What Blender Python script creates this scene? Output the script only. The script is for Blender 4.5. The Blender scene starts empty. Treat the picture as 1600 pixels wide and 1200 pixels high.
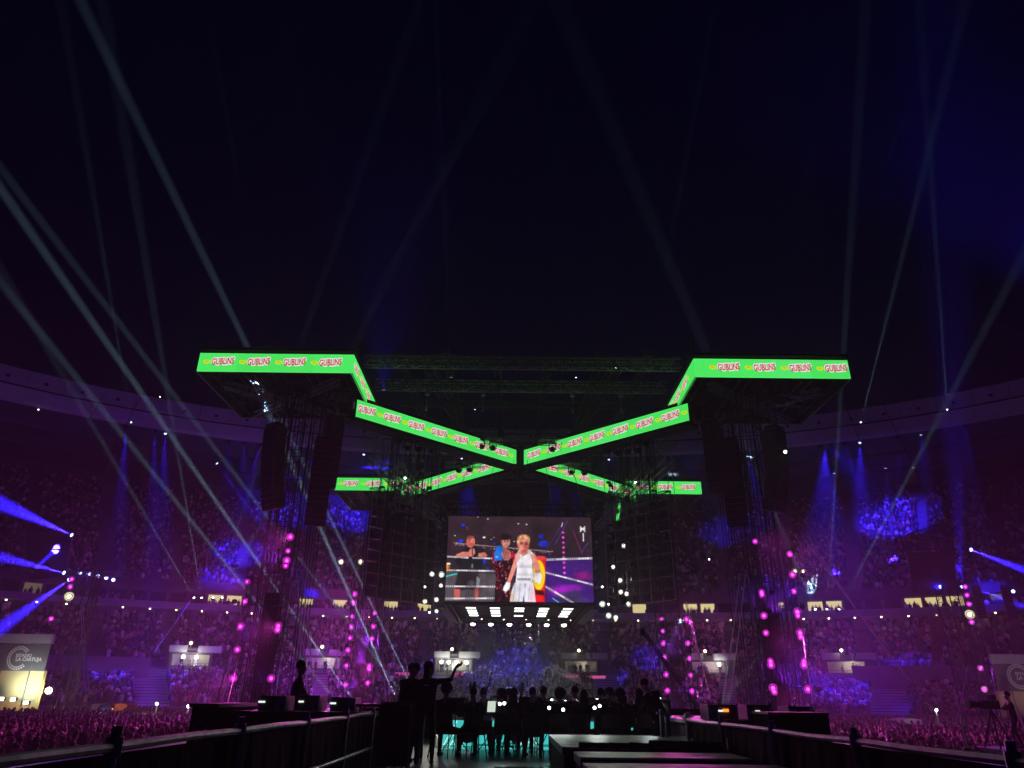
import bpy, bmesh, math, random
import numpy as np
from mathutils import Vector, Matrix

random.seed(7)
rng = np.random.default_rng(7)
S = bpy.context.scene
C = S.collection
R = math.radians

# ------------------------------------------------------------------ camera
F_PX = 1109.0
PITCH, ROLL = R(23.8), R(0.65)
EYE = Vector((0.0, 0.0, 3.2))
fw = Vector((0, math.cos(PITCH), math.sin(PITCH)))
up0 = Vector((0, -math.sin(PITCH), math.cos(PITCH)))
rt = Vector((1, 0, 0)) * math.cos(ROLL) + up0 * math.sin(ROLL)
up = up0 * math.cos(ROLL) - Vector((1, 0, 0)) * math.sin(ROLL)
cam = bpy.data.objects.new('camera', bpy.data.cameras.new('camera'))
C.objects.link(cam)
cam.data.lens = 36.0 * F_PX / 1600.0
cam.data.clip_start = 0.05
cam.data.clip_end = 800.0
cam.matrix_world = Matrix(((rt.x, up.x, -fw.x, EYE.x), (rt.y, up.y, -fw.y, EYE.y), (rt.z, up.z, -fw.z, EYE.z), (0, 0, 0, 1)))
S.camera = cam

# ------------------------------------------------------------------ night sky, exposure, render options
W = bpy.data.worlds.new('World')
S.world = W
W.use_nodes = True
_bg = W.node_tree.nodes['Background']
_sky = W.node_tree.nodes.new('ShaderNodeTexSky')
_sky.sky_type = 'NISHITA'
_sky.sun_disc = False
_sky.sun_elevation = R(-4.0)
_sky.sun_rotation = R(190)
_tint = W.node_tree.nodes.new('ShaderNodeMix')
_tint.data_type = 'RGBA'
_tint.blend_type = 'MULTIPLY'
_tint.inputs['Factor'].default_value = 1.0
_tint.inputs['B'].default_value = (0.05, 0.05, 1.6, 1)
W.node_tree.links.new(_sky.outputs[0], _tint.inputs['A'])
W.node_tree.links.new(_tint.outputs['Result'], _bg.inputs[0])
_bg.inputs[1].default_value = 0.15
S.view_settings.view_transform = 'Standard'
S.view_settings.look = 'None'
S.view_settings.exposure = 0.0
S.view_settings.gamma = 1.0
S.view_settings.use_curve_mapping = False
S.render.engine = 'CYCLES'
S.cycles.use_denoising = True
S.cycles.volume_bounces = 0
S.cycles.max_bounces = 4
S.cycles.diffuse_bounces = 2
S.cycles.glossy_bounces = 2
S.cycles.sample_clamp_indirect = 4.0

# ------------------------------------------------------------------ pixel helpers (photograph 1600 x 1200)
def ray(px, py):
    d = fw + rt * ((px - 800.0) / F_PX) + up * ((600.0 - py) / F_PX)
    return d / d.y
def at(px, py, Y):
    return EYE + ray(px, py) * Y
def px_of(p):
    d = Vector(p) - EYE
    z = d.dot(fw)
    return 800 + F_PX * d.dot(rt) / z, 600 - F_PX * d.dot(up) / z

# ------------------------------------------------------------------ materials
def mat(name, col, rough=0.6, metal=0.0, vary=0.25, scale=3.0, spec=None, bump=0.0):
    m = bpy.data.materials.new(name)
    m.use_nodes = True
    nt = m.node_tree
    b = nt.nodes['Principled BSDF']
    b.inputs['Roughness'].default_value = rough
    b.inputs['Metallic'].default_value = metal
    if spec is not None:
        b.inputs['Specular IOR Level'].default_value = spec
    tc = nt.nodes.new('ShaderNodeTexCoord')
    n = nt.nodes.new('ShaderNodeTexNoise')
    n.inputs['Scale'].default_value = scale
    n.inputs['Detail'].default_value = 4
    nt.links.new(tc.outputs['Object'], n.inputs['Vector'])
    r = nt.nodes.new('ShaderNodeValToRGB')
    r.color_ramp.elements[0].position = 0.3
    r.color_ramp.elements[1].position = 0.7
    r.color_ramp.elements[0].color = (*[c * (1 - vary) for c in col], 1)
    r.color_ramp.elements[1].color = (*[min(1, c * (1 + vary)) for c in col], 1)
    nt.links.new(n.outputs['Fac'], r.inputs['Fac'])
    nt.links.new(r.outputs['Color'], b.inputs['Base Color'])
    if bump:
        bp = nt.nodes.new('ShaderNodeBump')
        bp.inputs['Strength'].default_value = bump
        bp.inputs['Distance'].default_value = 0.05
        nt.links.new(n.outputs['Fac'], bp.inputs['Height'])
        nt.links.new(bp.outputs['Normal'], b.inputs['Normal'])
    return m

def emit(name, col, strength, sample='NONE'):
    m = bpy.data.materials.new(name)
    m.use_nodes = True
    b = m.node_tree.nodes['Principled BSDF']
    b.inputs['Base Color'].default_value = (0.02, 0.02, 0.02, 1)
    b.inputs['Roughness'].default_value = 0.4
    b.inputs['Emission Color'].default_value = (*col, 1)
    b.inputs['Emission Strength'].default_value = strength
    m.cycles.emission_sampling = sample
    return m

def attr_mat(name, rough=0.8):
    m = bpy.data.materials.new(name)
    m.use_nodes = True
    nt = m.node_tree
    b = nt.nodes['Principled BSDF']
    b.inputs['Roughness'].default_value = rough
    a = nt.nodes.new('ShaderNodeAttribute')
    a.attribute_name = 'Col'
    nt.links.new(a.outputs['Color'], b.inputs['Base Color'])
    return m

def random_mat(name, cols, rough=0.8):
    """clothing whose dye differs from person to person"""
    m = bpy.data.materials.new(name)
    m.use_nodes = True
    nt = m.node_tree
    b = nt.nodes['Principled BSDF']
    b.inputs['Roughness'].default_value = rough
    oi = nt.nodes.new('ShaderNodeObjectInfo')
    r = nt.nodes.new('ShaderNodeValToRGB')
    r.color_ramp.interpolation = 'CONSTANT'
    while len(r.color_ramp.elements) < len(cols):
        r.color_ramp.elements.new(0.5)
    for i, c in enumerate(cols):
        r.color_ramp.elements[i].position = i / len(cols)
        r.color_ramp.elements[i].color = (*c, 1)
    nt.links.new(oi.outputs['Random'], r.inputs['Fac'])
    nt.links.new(r.outputs['Color'], b.inputs['Base Color'])
    return m

M = dict(
    concrete=mat('concrete', (0.27, 0.26, 0.26), 0.85, vary=0.2, scale=0.6, bump=0.2),
    step=mat('seat_row_concrete', (0.13, 0.125, 0.13), 0.9, vary=0.25, scale=0.8),
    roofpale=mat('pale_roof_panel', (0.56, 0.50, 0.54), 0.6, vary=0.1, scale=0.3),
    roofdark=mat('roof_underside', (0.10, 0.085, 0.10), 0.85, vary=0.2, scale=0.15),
    groove=mat('groove', (0.03, 0.03, 0.03), 0.8),
    darkwall=mat('dark_wall', (0.09, 0.08, 0.09), 0.8, vary=0.2, scale=0.4),
    midwall=mat('painted_wall', (0.20, 0.18, 0.20), 0.8, vary=0.15, scale=0.4),
    ground=mat('pitch_cover', (0.05, 0.05, 0.05), 0.8, scale=0.5),
    alu=mat('aluminium', (0.45, 0.45, 0.47), 0.35, 0.9, vary=0.2),
    trussdark=mat('black_truss_steel', (0.035, 0.035, 0.038), 0.45, 0.5, vary=0.3),
    black=mat('matt_black', (0.012, 0.012, 0.013), 0.7),
    blackpaint=mat('black_paint', (0.02, 0.02, 0.022), 0.45),
    cloth=mat('black_cloth', (0.016, 0.015, 0.017), 0.95, vary=0.4, scale=6, spec=0.1),
    speaker=mat('speaker_grille', (0.022, 0.022, 0.024), 0.6, vary=0.3, scale=14),
    speakerside=mat('speaker_side', (0.05, 0.046, 0.048), 0.55),
    ledback=mat('led_cabinet_back', (0.045, 0.045, 0.05), 0.55, 0.3, vary=0.3, scale=1.2),
    deck=mat('stage_deck', (0.03, 0.03, 0.032), 0.4, vary=0.4, scale=2.5),
    board=mat('worn_plywood', (0.42, 0.39, 0.36), 0.5, vary=0.5, scale=3.5),
    rail=mat('barrier_rail', (0.30, 0.29, 0.31), 0.42, 0.8, vary=0.35, scale=9),
    steel=mat('galvanised_steel', (0.35, 0.35, 0.36), 0.45, 0.8, vary=0.3, scale=8),
    halo_dish=mat('frosted_halo_dish', (0.75, 0.74, 0.75), 0.6, vary=0.03),  # for the dishes added round lamps to imitate their glow
    cable=mat('guy_cable', (0.5, 0.48, 0.5), 0.4, 0.6),
    yellowwall=mat('ochre_wall', (0.62, 0.48, 0.22), 0.8, vary=0.08, scale=0.5),
    white=mat('white_sign', (0.75, 0.75, 0.74), 0.6, vary=0.05),
    sign=mat('grey_sign', (0.42, 0.40, 0.43), 0.6, vary=0.06),
    greybanner=mat('grey_banner', (0.13, 0.13, 0.135), 0.8, vary=0.08),
    skin=mat('skin', (0.40, 0.25, 0.19), 0.55, vary=0.08),
    hair=mat('dark_hair', (0.02, 0.014, 0.011), 0.6),
    suit=mat('black_clothes', (0.016, 0.016, 0.018), 0.85),
    jeans=mat('dark_jeans', (0.025, 0.028, 0.04), 0.85),
    wood=mat('varnished_wood', (0.22, 0.075, 0.025), 0.3, vary=0.3, scale=8),
    darkwood=mat('ebony', (0.02, 0.015, 0.012), 0.3),
    paper=mat('sheet_paper', (0.75, 0.74, 0.70), 0.8, vary=0.04),
    crowd=attr_mat('crowd_clothes_and_skin'),
    case=mat('flight_case', (0.05, 0.05, 0.055), 0.5),
    palecase=mat('pale_case_end', (0.42, 0.40, 0.43), 0.5),
    green=emit('green_led', (0.075, 0.86, 0.13), 1.0, 'AUTO'),
    green2=emit('green_led_dimmer', (0.075, 0.86, 0.13), 0.94, 'AUTO'),
    green3=emit('green_led_cooler', (0.085, 0.87, 0.16), 0.98, 'AUTO'),
    red=emit('red_led_print', (0.55, 0.004, 0.02), 1.0),
    whiteled=emit('white_led_print', (0.95, 0.80, 0.85), 1.0),
    yellowled=emit('lime_led_print', (0.45, 0.85, 0.02), 1.0),
    orangeled=emit('orange_led_print', (0.75, 0.42, 0.02), 1.0),
    teal=emit('teal_led', (0.05, 0.55, 0.52), 1.0, 'AUTO'),
    tealline=emit('pale_led_line', (0.75, 0.95, 0.80), 1.1),
    lens_mag=emit('magenta_lens', (1.0, 0.035, 0.85), 6.0),
    lens_white=emit('white_lens', (0.95, 1.0, 0.85), 9.0),
    lens_warm=emit('warm_lens', (1.0, 0.88, 0.45), 9.0),
    lens_blue=emit('blue_lens', (0.35, 0.40, 1.0), 6.0),
    lens_cool=emit('cool_lens', (0.85, 0.95, 1.0), 8.0),
    lens_pink=emit('pinkish_lens', (0.9, 0.2, 0.35), 0.8),
    lens_orange=emit('orange_lens', (1.0, 0.55, 0.2), 3.0),
    panelwhite=emit('white_rig_panel', (0.95, 1.0, 0.95), 3.0, 'AUTO'),
    window_lit=emit('lit_window', (0.66, 0.55, 0.24), 1.1),
    window_dim=emit('dim_window', (0.30, 0.24, 0.13), 0.35),
    window_dark=mat('dark_window', (0.02, 0.02, 0.025), 0.1),
    display=emit('amp_display', (0.8, 0.9, 0.8), 1.2),
    display_orange=emit('orange_display', (1.0, 0.25, 0.03), 1.6),
    pinktext=emit('pink_led_text', (0.85, 0.10, 0.40), 0.7),
    phone=emit('warm_tablet', (0.85, 0.62, 0.16), 0.9),
)

# ------------------------------------------------------------------ mesh helpers
WORLD = {}
class MB:
    def __init__(self):
        self.v, self.f = [], []
    def add(self, vs, fs):
        b = len(self.v)
        self.v += [tuple(p) for p in vs]
        self.f += [tuple(i + b for i in f) for f in fs]
        return self
    def box(self, c, s, ax=None):
        """box of size s about c; ax = optional three unit axes"""
        c = Vector(c)
        X, Y, Z = ax if ax else (Vector((1, 0, 0)), Vector((0, 1, 0)), Vector((0, 0, 1)))
        hx, hy, hz = X * (s[0] / 2), Y * (s[1] / 2), Z * (s[2] / 2)
        vs = [c + hx * i + hy * j + hz * k for i in (-1, 1) for j in (-1, 1) for k in (-1, 1)]
        return self.add(vs, [(0, 1, 3, 2), (4, 6, 7, 5), (0, 4, 5, 1), (2, 3, 7, 6), (0, 2, 6, 4), (1, 5, 7, 3)])
    def tube(self, p, q, r, n=4, r2=None):
        p, q = Vector(p), Vector(q)
        d = (q - p)
        if d.length < 1e-6:
            return self
        d.normalize()
        a = d.orthogonal().normalized()
        b = d.cross(a)
        r2 = r if r2 is None else r2
        vs = []
        for P_, rr in ((p, r), (q, r2)):
            vs += [P_ + (a * math.cos(2 * math.pi * i / n) + b * math.sin(2 * math.pi * i / n)) * rr for i in range(n)]
        fs = [(i, (i + 1) % n, n + (i + 1) % n, n + i) for i in range(n)]
        fs += [tuple(range(n - 1, -1, -1)), tuple(range(n, 2 * n))]
        return self.add(vs, fs)
    def path(self, pts, r, n=5):
        for a, b in zip(pts[:-1], pts[1:]):
            self.tube(a, b, r, n)
        return self
    def lathe(self, c, axis, prof, n=12):
        """prof: list of (distance along axis, radius)"""
        c, d = Vector(c), Vector(axis).normalized()
        a = d.orthogonal().normalized()
        b = d.cross(a)
        vs, fs = [], []
        for h, r in prof:
            vs += [c + d * h + (a * math.cos(2 * math.pi * i / n) + b * math.sin(2 * math.pi * i / n)) * r for i in range(n)]
        for k in range(len(prof) - 1):
            fs += [(k * n + i, k * n + (i + 1) % n, (k + 1) * n + (i + 1) % n, (k + 1) * n + i) for i in range(n)]
        fs += [tuple(range(n - 1, -1, -1)), tuple(range((len(prof) - 1) * n, len(prof) * n))]
        return self.add(vs, fs)
    def prism(self, poly, depth):
        """poly: 3-D points of a planar outline, depth: Vector thickness"""
        n = len(poly)
        vs = [Vector(p) for p in poly] + [Vector(p) + depth for p in poly]
        fs = [tuple(range(n - 1, -1, -1)), tuple(range(n, 2 * n))]
        fs += [(i, (i + 1) % n, n + (i + 1) % n, n + i) for i in range(n)]
        return self.add(vs, fs)
    def truss(self, p, q, w, h=None, bays=None, r=0.045, rb=0.022, upv=(0, 0, 1)):
        """four-chord box truss with zigzag lacing"""
        p, q = Vector(p), Vector(q)
        h = w if h is None else h
        d = (q - p)
        L = d.length
        d.normalize()
        u = Vector(upv)
        if abs(u.dot(d)) > 0.95:
            u = Vector((1, 0, 0))
        s = d.cross(u).normalized()
        u = s.cross(d).normalized()
        bays = bays or max(2, round(L / (max(w, h) * 1.1)))
        cor = [s * (i * w / 2) + u * (j * h / 2) for i, j in ((-1, -1), (1, -1), (1, 1), (-1, 1))]
        for c in cor:
            self.tube(p + c, q + c, r, 4)
        for k in range(bays):
            a, b = p + d * (L * k / bays), p + d * (L * (k + 1) / bays)
            for i in range(4):
                c0, c1 = cor[i], cor[(i + 1) % 4]
                self.tube(a + c0, a + c1, rb, 3)
                if (k + i) % 2:
                    self.tube(a + c0, b + c1, rb, 3)
                else:
                    self.tube(a + c1, b + c0, rb, 3)
        return self
    def build(self, name, m, parent=None, smooth=False):
        me = bpy.data.meshes.new(name)
        off = WORLD.get(parent.name, Vector((0, 0, 0))) if parent else Vector((0, 0, 0))
        me.from_pydata([(x - off.x, y - off.y, z - off.z) for x, y, z in self.v], [], self.f)
        me.materials.append(m)
        if smooth:
            me.shade_smooth()
        o = bpy.data.objects.new(name, me)
        C.objects.link(o)
        if parent:
            o.parent = parent
            WORLD[o.name] = off.copy()
        return o

def tag(o, label, cat, group=None, kind=None):
    if label: o['label'] = label
    if cat: o['category'] = cat
    if group: o['group'] = group
    if kind: o['kind'] = kind
    return o
def thing(name, loc, label, cat, group=None):
    o = bpy.data.objects.new(name, None)
    C.objects.link(o)
    o.location = loc
    o.empty_display_size = 0.2
    WORLD[o.name] = Vector(loc)
    return tag(o, label, cat, group)
def setting(o):
    o['kind'] = 'structure'
    return o
def copy_tree(o, parent=None):
    c = o.copy()
    C.objects.link(c)
    c.parent = parent
    for ch in o.children:
        copy_tree(ch, c)
    return c
ORD = ['topmost', 'second', 'third', 'fourth', 'fifth', 'sixth', 'seventh', 'eighth', 'ninth', 'tenth', 'eleventh', 'twelfth']

LIGHTS = {}
def lamp(kind, p, power, col, parent=None, target=None, angle=3.0, blend=1.0, radius=0.12, size=None):
    key = (kind, round(power), tuple(round(c, 3) for c in col), round(angle, 2), blend, radius, size)
    l = LIGHTS.get(key)
    if l is None:
        l = LIGHTS[key] = bpy.data.lights.new('lamp_light', kind)
        l.energy = power
        l.color = col
        if kind == 'AREA':
            l.shape = 'RECTANGLE'
            l.size, l.size_y = size
        else:
            l.shadow_soft_size = radius
        if kind == 'SPOT':
            l.spot_size = R(angle)
            l.spot_blend = blend
    o = bpy.data.objects.new('lamp_light', l)
    C.objects.link(o)
    p = Vector(p)
    o.location = p - (WORLD[parent.name] if parent else Vector((0, 0, 0)))
    if target is not None:
        o.rotation_euler = (Vector(target) - p).to_track_quat('-Z', 'Y').to_euler()
    if parent:
        o.parent = parent
    return o

def axes(d, upv=(0, 0, 1)):
    d = Vector(d).normalized()
    u = Vector(upv)
    if abs(d.dot(u)) > 0.98:
        u = Vector((0, 1, 0))
    s = d.cross(u).normalized()
    return s, d, s.cross(d).normalized()

# text as flat print ------------------------------------------------
def text_mesh(body, size, offset=0.0, shear=0.0, extrude=0.0, bold=0.0):
    cu = bpy.data.curves.new('text', 'FONT')
    cu.body = body
    cu.size = size
    cu.offset = offset
    cu.shear = shear
    cu.extrude = extrude
    cu.align_x = 'CENTER'
    cu.align_y = 'CENTER'
    cu.resolution_u = 3
    o = bpy.data.objects.new('text', cu)
    C.objects.link(o)
    me = bpy.data.meshes.new_from_object(o.evaluated_get(bpy.context.evaluated_depsgraph_get()))
    bpy.data.objects.remove(o)
    bpy.data.curves.remove(cu)
    return me
def flat_obj(name, me, m, parent, origin, X, Z, off=0.0):
    """place a mesh drawn in its own XY plane on a wall with directions X (right) and Z (up)"""
    X, Z = Vector(X).normalized(), Vector(Z).normalized()
    N = X.cross(Z)
    if not me.materials:
        me.materials.append(m)
    o = bpy.data.objects.new(name, me)
    C.objects.link(o)
    p = Vector(origin) + N * off
    base = WORLD.get(parent.name, Vector((0, 0, 0))) if parent else Vector((0, 0, 0))
    o.matrix_world = Matrix(((X.x, Z.x, N.x, p.x - base.x), (X.y, Z.y, N.y, p.y - base.y), (X.z, Z.z, N.z, p.z - base.z), (0, 0, 0, 1)))
    o.parent = parent
    WORLD[o.name] = base.copy()
    return o

# ------------------------------------------------------------------ haze box
_hm = bpy.data.materials.new('haze')
_hm.use_nodes = True
_nt = _hm.node_tree
_nt.nodes.remove(_nt.nodes['Principled BSDF'])
_v = _nt.nodes.new('ShaderNodeVolumePrincipled')
_v.inputs['Density'].default_value = 0.0014
_v.inputs['Anisotropy'].default_value = 0.45
_v.inputs['Color'].default_value = (0.92, 0.92, 0.94, 1)
_nt.links.new(_v.outputs[0], _nt.nodes['Material Output'].inputs['Volume'])
_hm.cycles.homogeneous_volume = True
_hm.cycles.volume_sampling = 'EQUIANGULAR'
hz = MB().box((0, 67, 37.5), (310, 206, 77)).build('haze', _hm)
hz['kind'] = 'stuff'

# ------------------------------------------------------------------ ground
setting(MB().box((0, 68, -0.25), (300, 200, 0.5)).build('ground', M['ground']))

# ------------------------------------------------------------------ stadium bowl
BX, BY, BA, BB, BN = 0.9, 25.0, 92.0, 84.0, 2.3
def bowl(th, off, z=None):
    c, s = math.cos(th), math.sin(th)
    x = BX + (BA + off) * math.copysign(abs(c) ** (2 / BN), c)
    y = BY + (BB + off) * abs(s) ** (2 / BN)
    return Vector((x, y, 0 if z is None else z))
# angles spaced evenly along the curve
_ts = np.linspace(R(24), R(156), 2000)
_ps = np.array([bowl(t, 8)[:2] for t in _ts])
_cum = np.concatenate([[0], np.cumsum(np.linalg.norm(np.diff(_ps, axis=0), axis=1))])
ARC = _cum[-1]
def th_at(s):
    return float(np.interp(s, _cum, _ts))
def s_of_px(px, py, off):
    """arc position where the sight line through a pixel column meets the curve at this offset"""
    d = ray(px, py)
    best = None
    for i in range(0, 2000, 2):
        p = bowl(_ts[i], off)
        if p.y < 5: continue
        e = abs(p.x - d.x * p.y)
        if best is None or e < best[0]:
            best = (e, _cum[i])
    return best[1]
NSEG = 150
SS = [ARC * i / NSEG for i in range(NSEG + 1)]
def sweep(mb, prof, s0=0.0, s1=None, flip=False):
    """sweep a list of (off, z) along the bowl"""
    s1 = ARC if s1 is None else s1
    n = max(1, round((s1 - s0) / ARC * NSEG))
    ths = [th_at(s0 + (s1 - s0) * i / n) for i in range(n + 1)]
    vs = [bowl(t, o, z) for t in ths for o, z in prof]
    k = len(prof)
    fs = [(i * k + j, i * k + j + 1, (i + 1) * k + j + 1, (i + 1) * k + j) for i in range(n) for j in range(k - 1)]
    mb.add(vs, fs)
    return mb
def rows(off0, z0, n, tread, riser):
    pr = [(off0, z0)]
    for k in range(n):
        pr += [(off0 + k * tread, z0 + (k + 1) * riser), (off0 + (k + 1) * tread, z0 + (k + 1) * riser)]
    return pr
LOW = dict(off=-11.0, z=1.5, n=14, tread=0.8, riser=0.336)
MID = dict(off=0.2, z=6.2, n=16, tread=0.8, riser=0.43)
UPP = dict(off=11.0, z=18.0, n=38, tread=0.79, riser=0.565)
sL = s_of_px(232, 1040, -2)
sR = s_of_px(1335, 1050, -2)
if sL < sR: sL, sR = sR, sL      # angle grows to the left
stand = thing('stadium_stand', bowl(R(90), -11, 0), 'curved two tier stadium stand packed with people under a pale roof rim', 'stadium stand')
mb = MB()
sweep(mb, [(-11, 0), (-11, 1.5)])
mb.build('front_wall', M['midwall'], stand)
mb = MB()
sweep(mb, rows(LOW['off'], LOW['z'], LOW['n'], LOW['tread'], LOW['riser']), sR, sL)
for a, b in ((0, sR), (sL, ARC)):
    sweep(mb, rows(LOW['off'], LOW['z'], 9, LOW['tread'], LOW['riser']), a, b)
mb.build('lower_tier', M['step'], stand)
for a, b in ((0, sR), (sL, ARC)):
    mb = MB()
    sweep(mb, [(-3.8, 4.5), (-3.8, 7.3), (-3.2, 7.3), (-3.2, 6.9), (1.0, 6.9)], a, b)
    t = th_at(b if a == 0 else a)
    mb.add([bowl(t, -3.8, 4.4), bowl(t, -3.8, 7.3), bowl(t, 1.0, 7.3), bowl(t, 1.0, 5.0)], [(0, 1, 2, 3)])
    mb.build('sector_wall', M['midwall'], stand)
mb = MB()
sweep(mb, rows(MID['off'], MID['z'], MID['n'], MID['tread'], MID['riser']))
mb.build('middle_tier', M['step'], stand)
sweep(MB(), [(13.0, 13.0), (14.5, 13.0), (14.5, 15.4)]).build('concourse_wall', M['concrete'], stand)
sweep(MB(), [(14.4, 14.62), (8.0, 14.55), (8.0, 14.5), (7.9, 14.5), (7.9, 15.45), (9.0, 15.45), (9.0, 15.5)]).build('soffit', M['concrete'], stand)
sweep(MB(), [(9.9, 15.5), (12.5, 15.5), (12.5, 17.1), (8.8, 17.05), (8.8, 17.6), (10.6, 17.7), (10.6, 18.6), (11.0, 18.6), (11.0, 18.0)]).build('box_parapet', M['darkwall'], stand)
mb = MB()
sweep(mb, rows(UPP['off'], UPP['z'], UPP['n'], UPP['tread'], UPP['riser']))
mb.build('upper_tier', M['step'], stand)
sweep(MB(), [(41.0, 39.4), (43.5, 39.4), (43.5, 42.5)]).build('back_wall', M['darkwall'], stand)
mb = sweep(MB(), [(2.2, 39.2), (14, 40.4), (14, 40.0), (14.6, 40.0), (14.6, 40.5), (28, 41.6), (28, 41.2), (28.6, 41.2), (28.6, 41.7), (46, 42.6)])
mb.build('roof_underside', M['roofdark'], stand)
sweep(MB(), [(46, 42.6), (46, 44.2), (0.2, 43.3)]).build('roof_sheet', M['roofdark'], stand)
sweep(MB(), [(0.5, 40.9), (0.9, 40.9), (0.9, 41.15), (0.5, 41.15)]).build('rim_groove', M['groove'], stand)
sweep(MB(), [(0.3, 40.9), (0.55, 39.2), (2.2, 39.2)]).build('rim_lower_band', M['roofpale'], stand)
# upper band of the rim: separate panels with open joints
NP = 46
for i in range(NP):
    a, b = ARC * i / NP + 0.04, ARC * (i + 1) / NP - 0.04
    mb = MB()
    sweep(mb, [(0.0, 41.15), (0.02, 43.3), (0.3, 43.3), (0.3, 41.15), (0.0, 41.15)], a, b)
    o = mb.build('rim_panel', M['roofpale'], stand)
    t = th_at((a + b) / 2)
    p = bowl(t, -0.12, 41.9)
    MB().box(p, (0.35, 0.3, 0.35)).build('rim_bracket', M['black'], o)
# glazed boxes between the tiers
lit_spans = [(322, 347), (355, 380), (450, 480), (512, 547), (570, 578), (590, 626), (640, 668), (985, 1008), (1074, 1106), (1208, 1228), (1256, 1290), (1300, 1330), (1402, 1502)]
dim_spans = [(20, 85), (420, 428), (1535, 1570)]
NW = 86
win_s = []
for i in range(NW):
    a, b = ARC * i / NW + 0.15, ARC * (i + 1) / NW - 0.15
    ta, tb = th_at(a), th_at(b)
    p = bowl((ta + tb) / 2, 9.6, 16.3)
    x, _y = px_of(p)
    kind = 'window_dark'
    if any(l <= x <= r for l, r in lit_spans): kind = 'window_lit'
    elif any(l <= x <= r for l, r in dim_spans): kind = 'window_dim'
    A_, B_ = bowl(ta, 9.6), bowl(tb, 9.6)
    d = (B_ - A_).normalized()
    n = d.cross(Vector((0, 0, 1)))
    if n.y > 0: n = -n
    mb = MB()
    L = (B_ - A_).length
    mid = (A_ + B_) / 2
    ax = (d, n, Vector((0, 0, 1)))
    for sgn in (-1, 1):
        mb.box(mid + d * sgn * (L / 2) + Vector((0, 0, 16.28)), (0.22, 0.3, 1.5), ax)
    mb.box(mid + Vector((0, 0, 17.0)), (L, 0.25, 0.1), ax)
    fr = mb.build('window_frame', M['darkwall'], stand)
    MB().box(mid - n * 0.25 + Vector((0, 0, 16.25)), (L - 0.22, 0.04, 1.42), ax).build('pane', M[kind], fr)
    win_s.append((a, b, kind))
# small lamps under the soffit
for i in range(64):
    s = ARC * (i + 0.5) / 64
    p = bowl(th_at(s), 8.3, 14.42)
    MB().lathe(p, (0, 0, -1), [(0, 0.09), (0.08, 0.13), (0.14, 0.05)], 6).build('soffit_lamp', M['lens_warm'] if i % 7 else M['lens_orange'], stand)
    if i % 3 == 1:
        lamp('POINT', p - Vector((0, 0, 0.4)), 16, (1.0, 0.55, 0.25), stand, radius=0.1)

# ------------------------------------------------------------------ spectators
def template_person(seated=True):
    """small spectator facing -Y: head with face and hair, neck, shoulders, arms"""
    vs, fs, reg = [], [], []
    def blob(c, r, ring, stack, region):
        b = len(vs)
        vs.append((c[0], c[1], c[2] - r[2])); reg.append(region)
        for k in range(1, stack):
            ph = -math.pi / 2 + math.pi * k / stack
            for i in range(ring):
                a = 2 * math.pi * i / ring
                q = (c[0] + r[0] * math.cos(ph) * math.cos(a), c[1] + r[1] * math.cos(ph) * math.sin(a), c[2] + r[2] * math.sin(ph))
                vs.append(q); reg.append(region)
        vs.append((c[0], c[1], c[2] + r[2])); reg.append(region)
        for i in range(ring):
            fs.append((b, b + 1 + (i + 1) % ring, b + 1 + i))
            for k in range(stack - 2):
                o = b + 1 + k * ring
                fs.append((o + i, o + (i + 1) % ring, o + ring + (i + 1) % ring)); fs.append((o + i, o + ring + (i + 1) % ring, o + ring + i))
            o = b + 1 + (stack - 2) * ring
            fs.append((o + i, o + (i + 1) % ring, len(vs) - 1))
    top = 1.22 if seated else 1.62
    blob((0, 0, top), (0.095, 0.11, 0.135), 6, 4, 'head')
    b = len(vs)
    z0, z1, z2 = (0.35, top - 0.32, top - 0.12) if seated else (0.5, top - 0.34, top - 0.13)
    for z, w, d in ((z0, 0.17, 0.13), (z1, 0.24, 0.13), (z1 + 0.1, 0.23, 0.11), (z2, 0.07, 0.07)):
        for sx, sy in ((-1, -1), (1, -1), (1, 1), (-1, 1)):
            vs.append((sx * w, sy * d, z)); reg.append('top')
    for k in range(3):
        for i in range(4):
            o = b + 4 * k
            fs.append((o + i, o + (i + 1) % 4, o + 4 + (i + 1) % 4)); fs.append((o + i, o + 4 + (i + 1) % 4, o + 4 + i))
    # thighs / lap
    b = len(vs)
    if seated:
        pts = [(-0.2, -0.5, 0.5), (0.2, -0.5, 0.5), (0.2, 0.05, 0.5), (-0.2, 0.05, 0.5), (-0.2, -0.5, 0.05), (0.2, -0.5, 0.05)]
        for p in pts: vs.append(p); reg.append('legs')
        for f in ((0, 1, 2), (0, 2, 3), (4, 5, 1), (4, 1, 0)): fs.append(tuple(b + i for i in f))
    else:
        for sx in (-1, 1):
            b = len(vs)
            for z, w in ((0.0, 0.06), (0.9, 0.09)):
                for ex, ey in ((-1, -1), (1, -1), (1, 1), (-1, 1)):
                    vs.append((sx * 0.1 + ex * w, ey * w, z)); reg.append('legs')
            for i in range(4):
                fs.append((b + i, b + (i + 1) % 4, b + 4 + (i + 1) % 4)); fs.append((b + i, b + 4 + (i + 1) % 4, b + 4 + i))
    return np.array(vs), np.array(fs), reg
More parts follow.
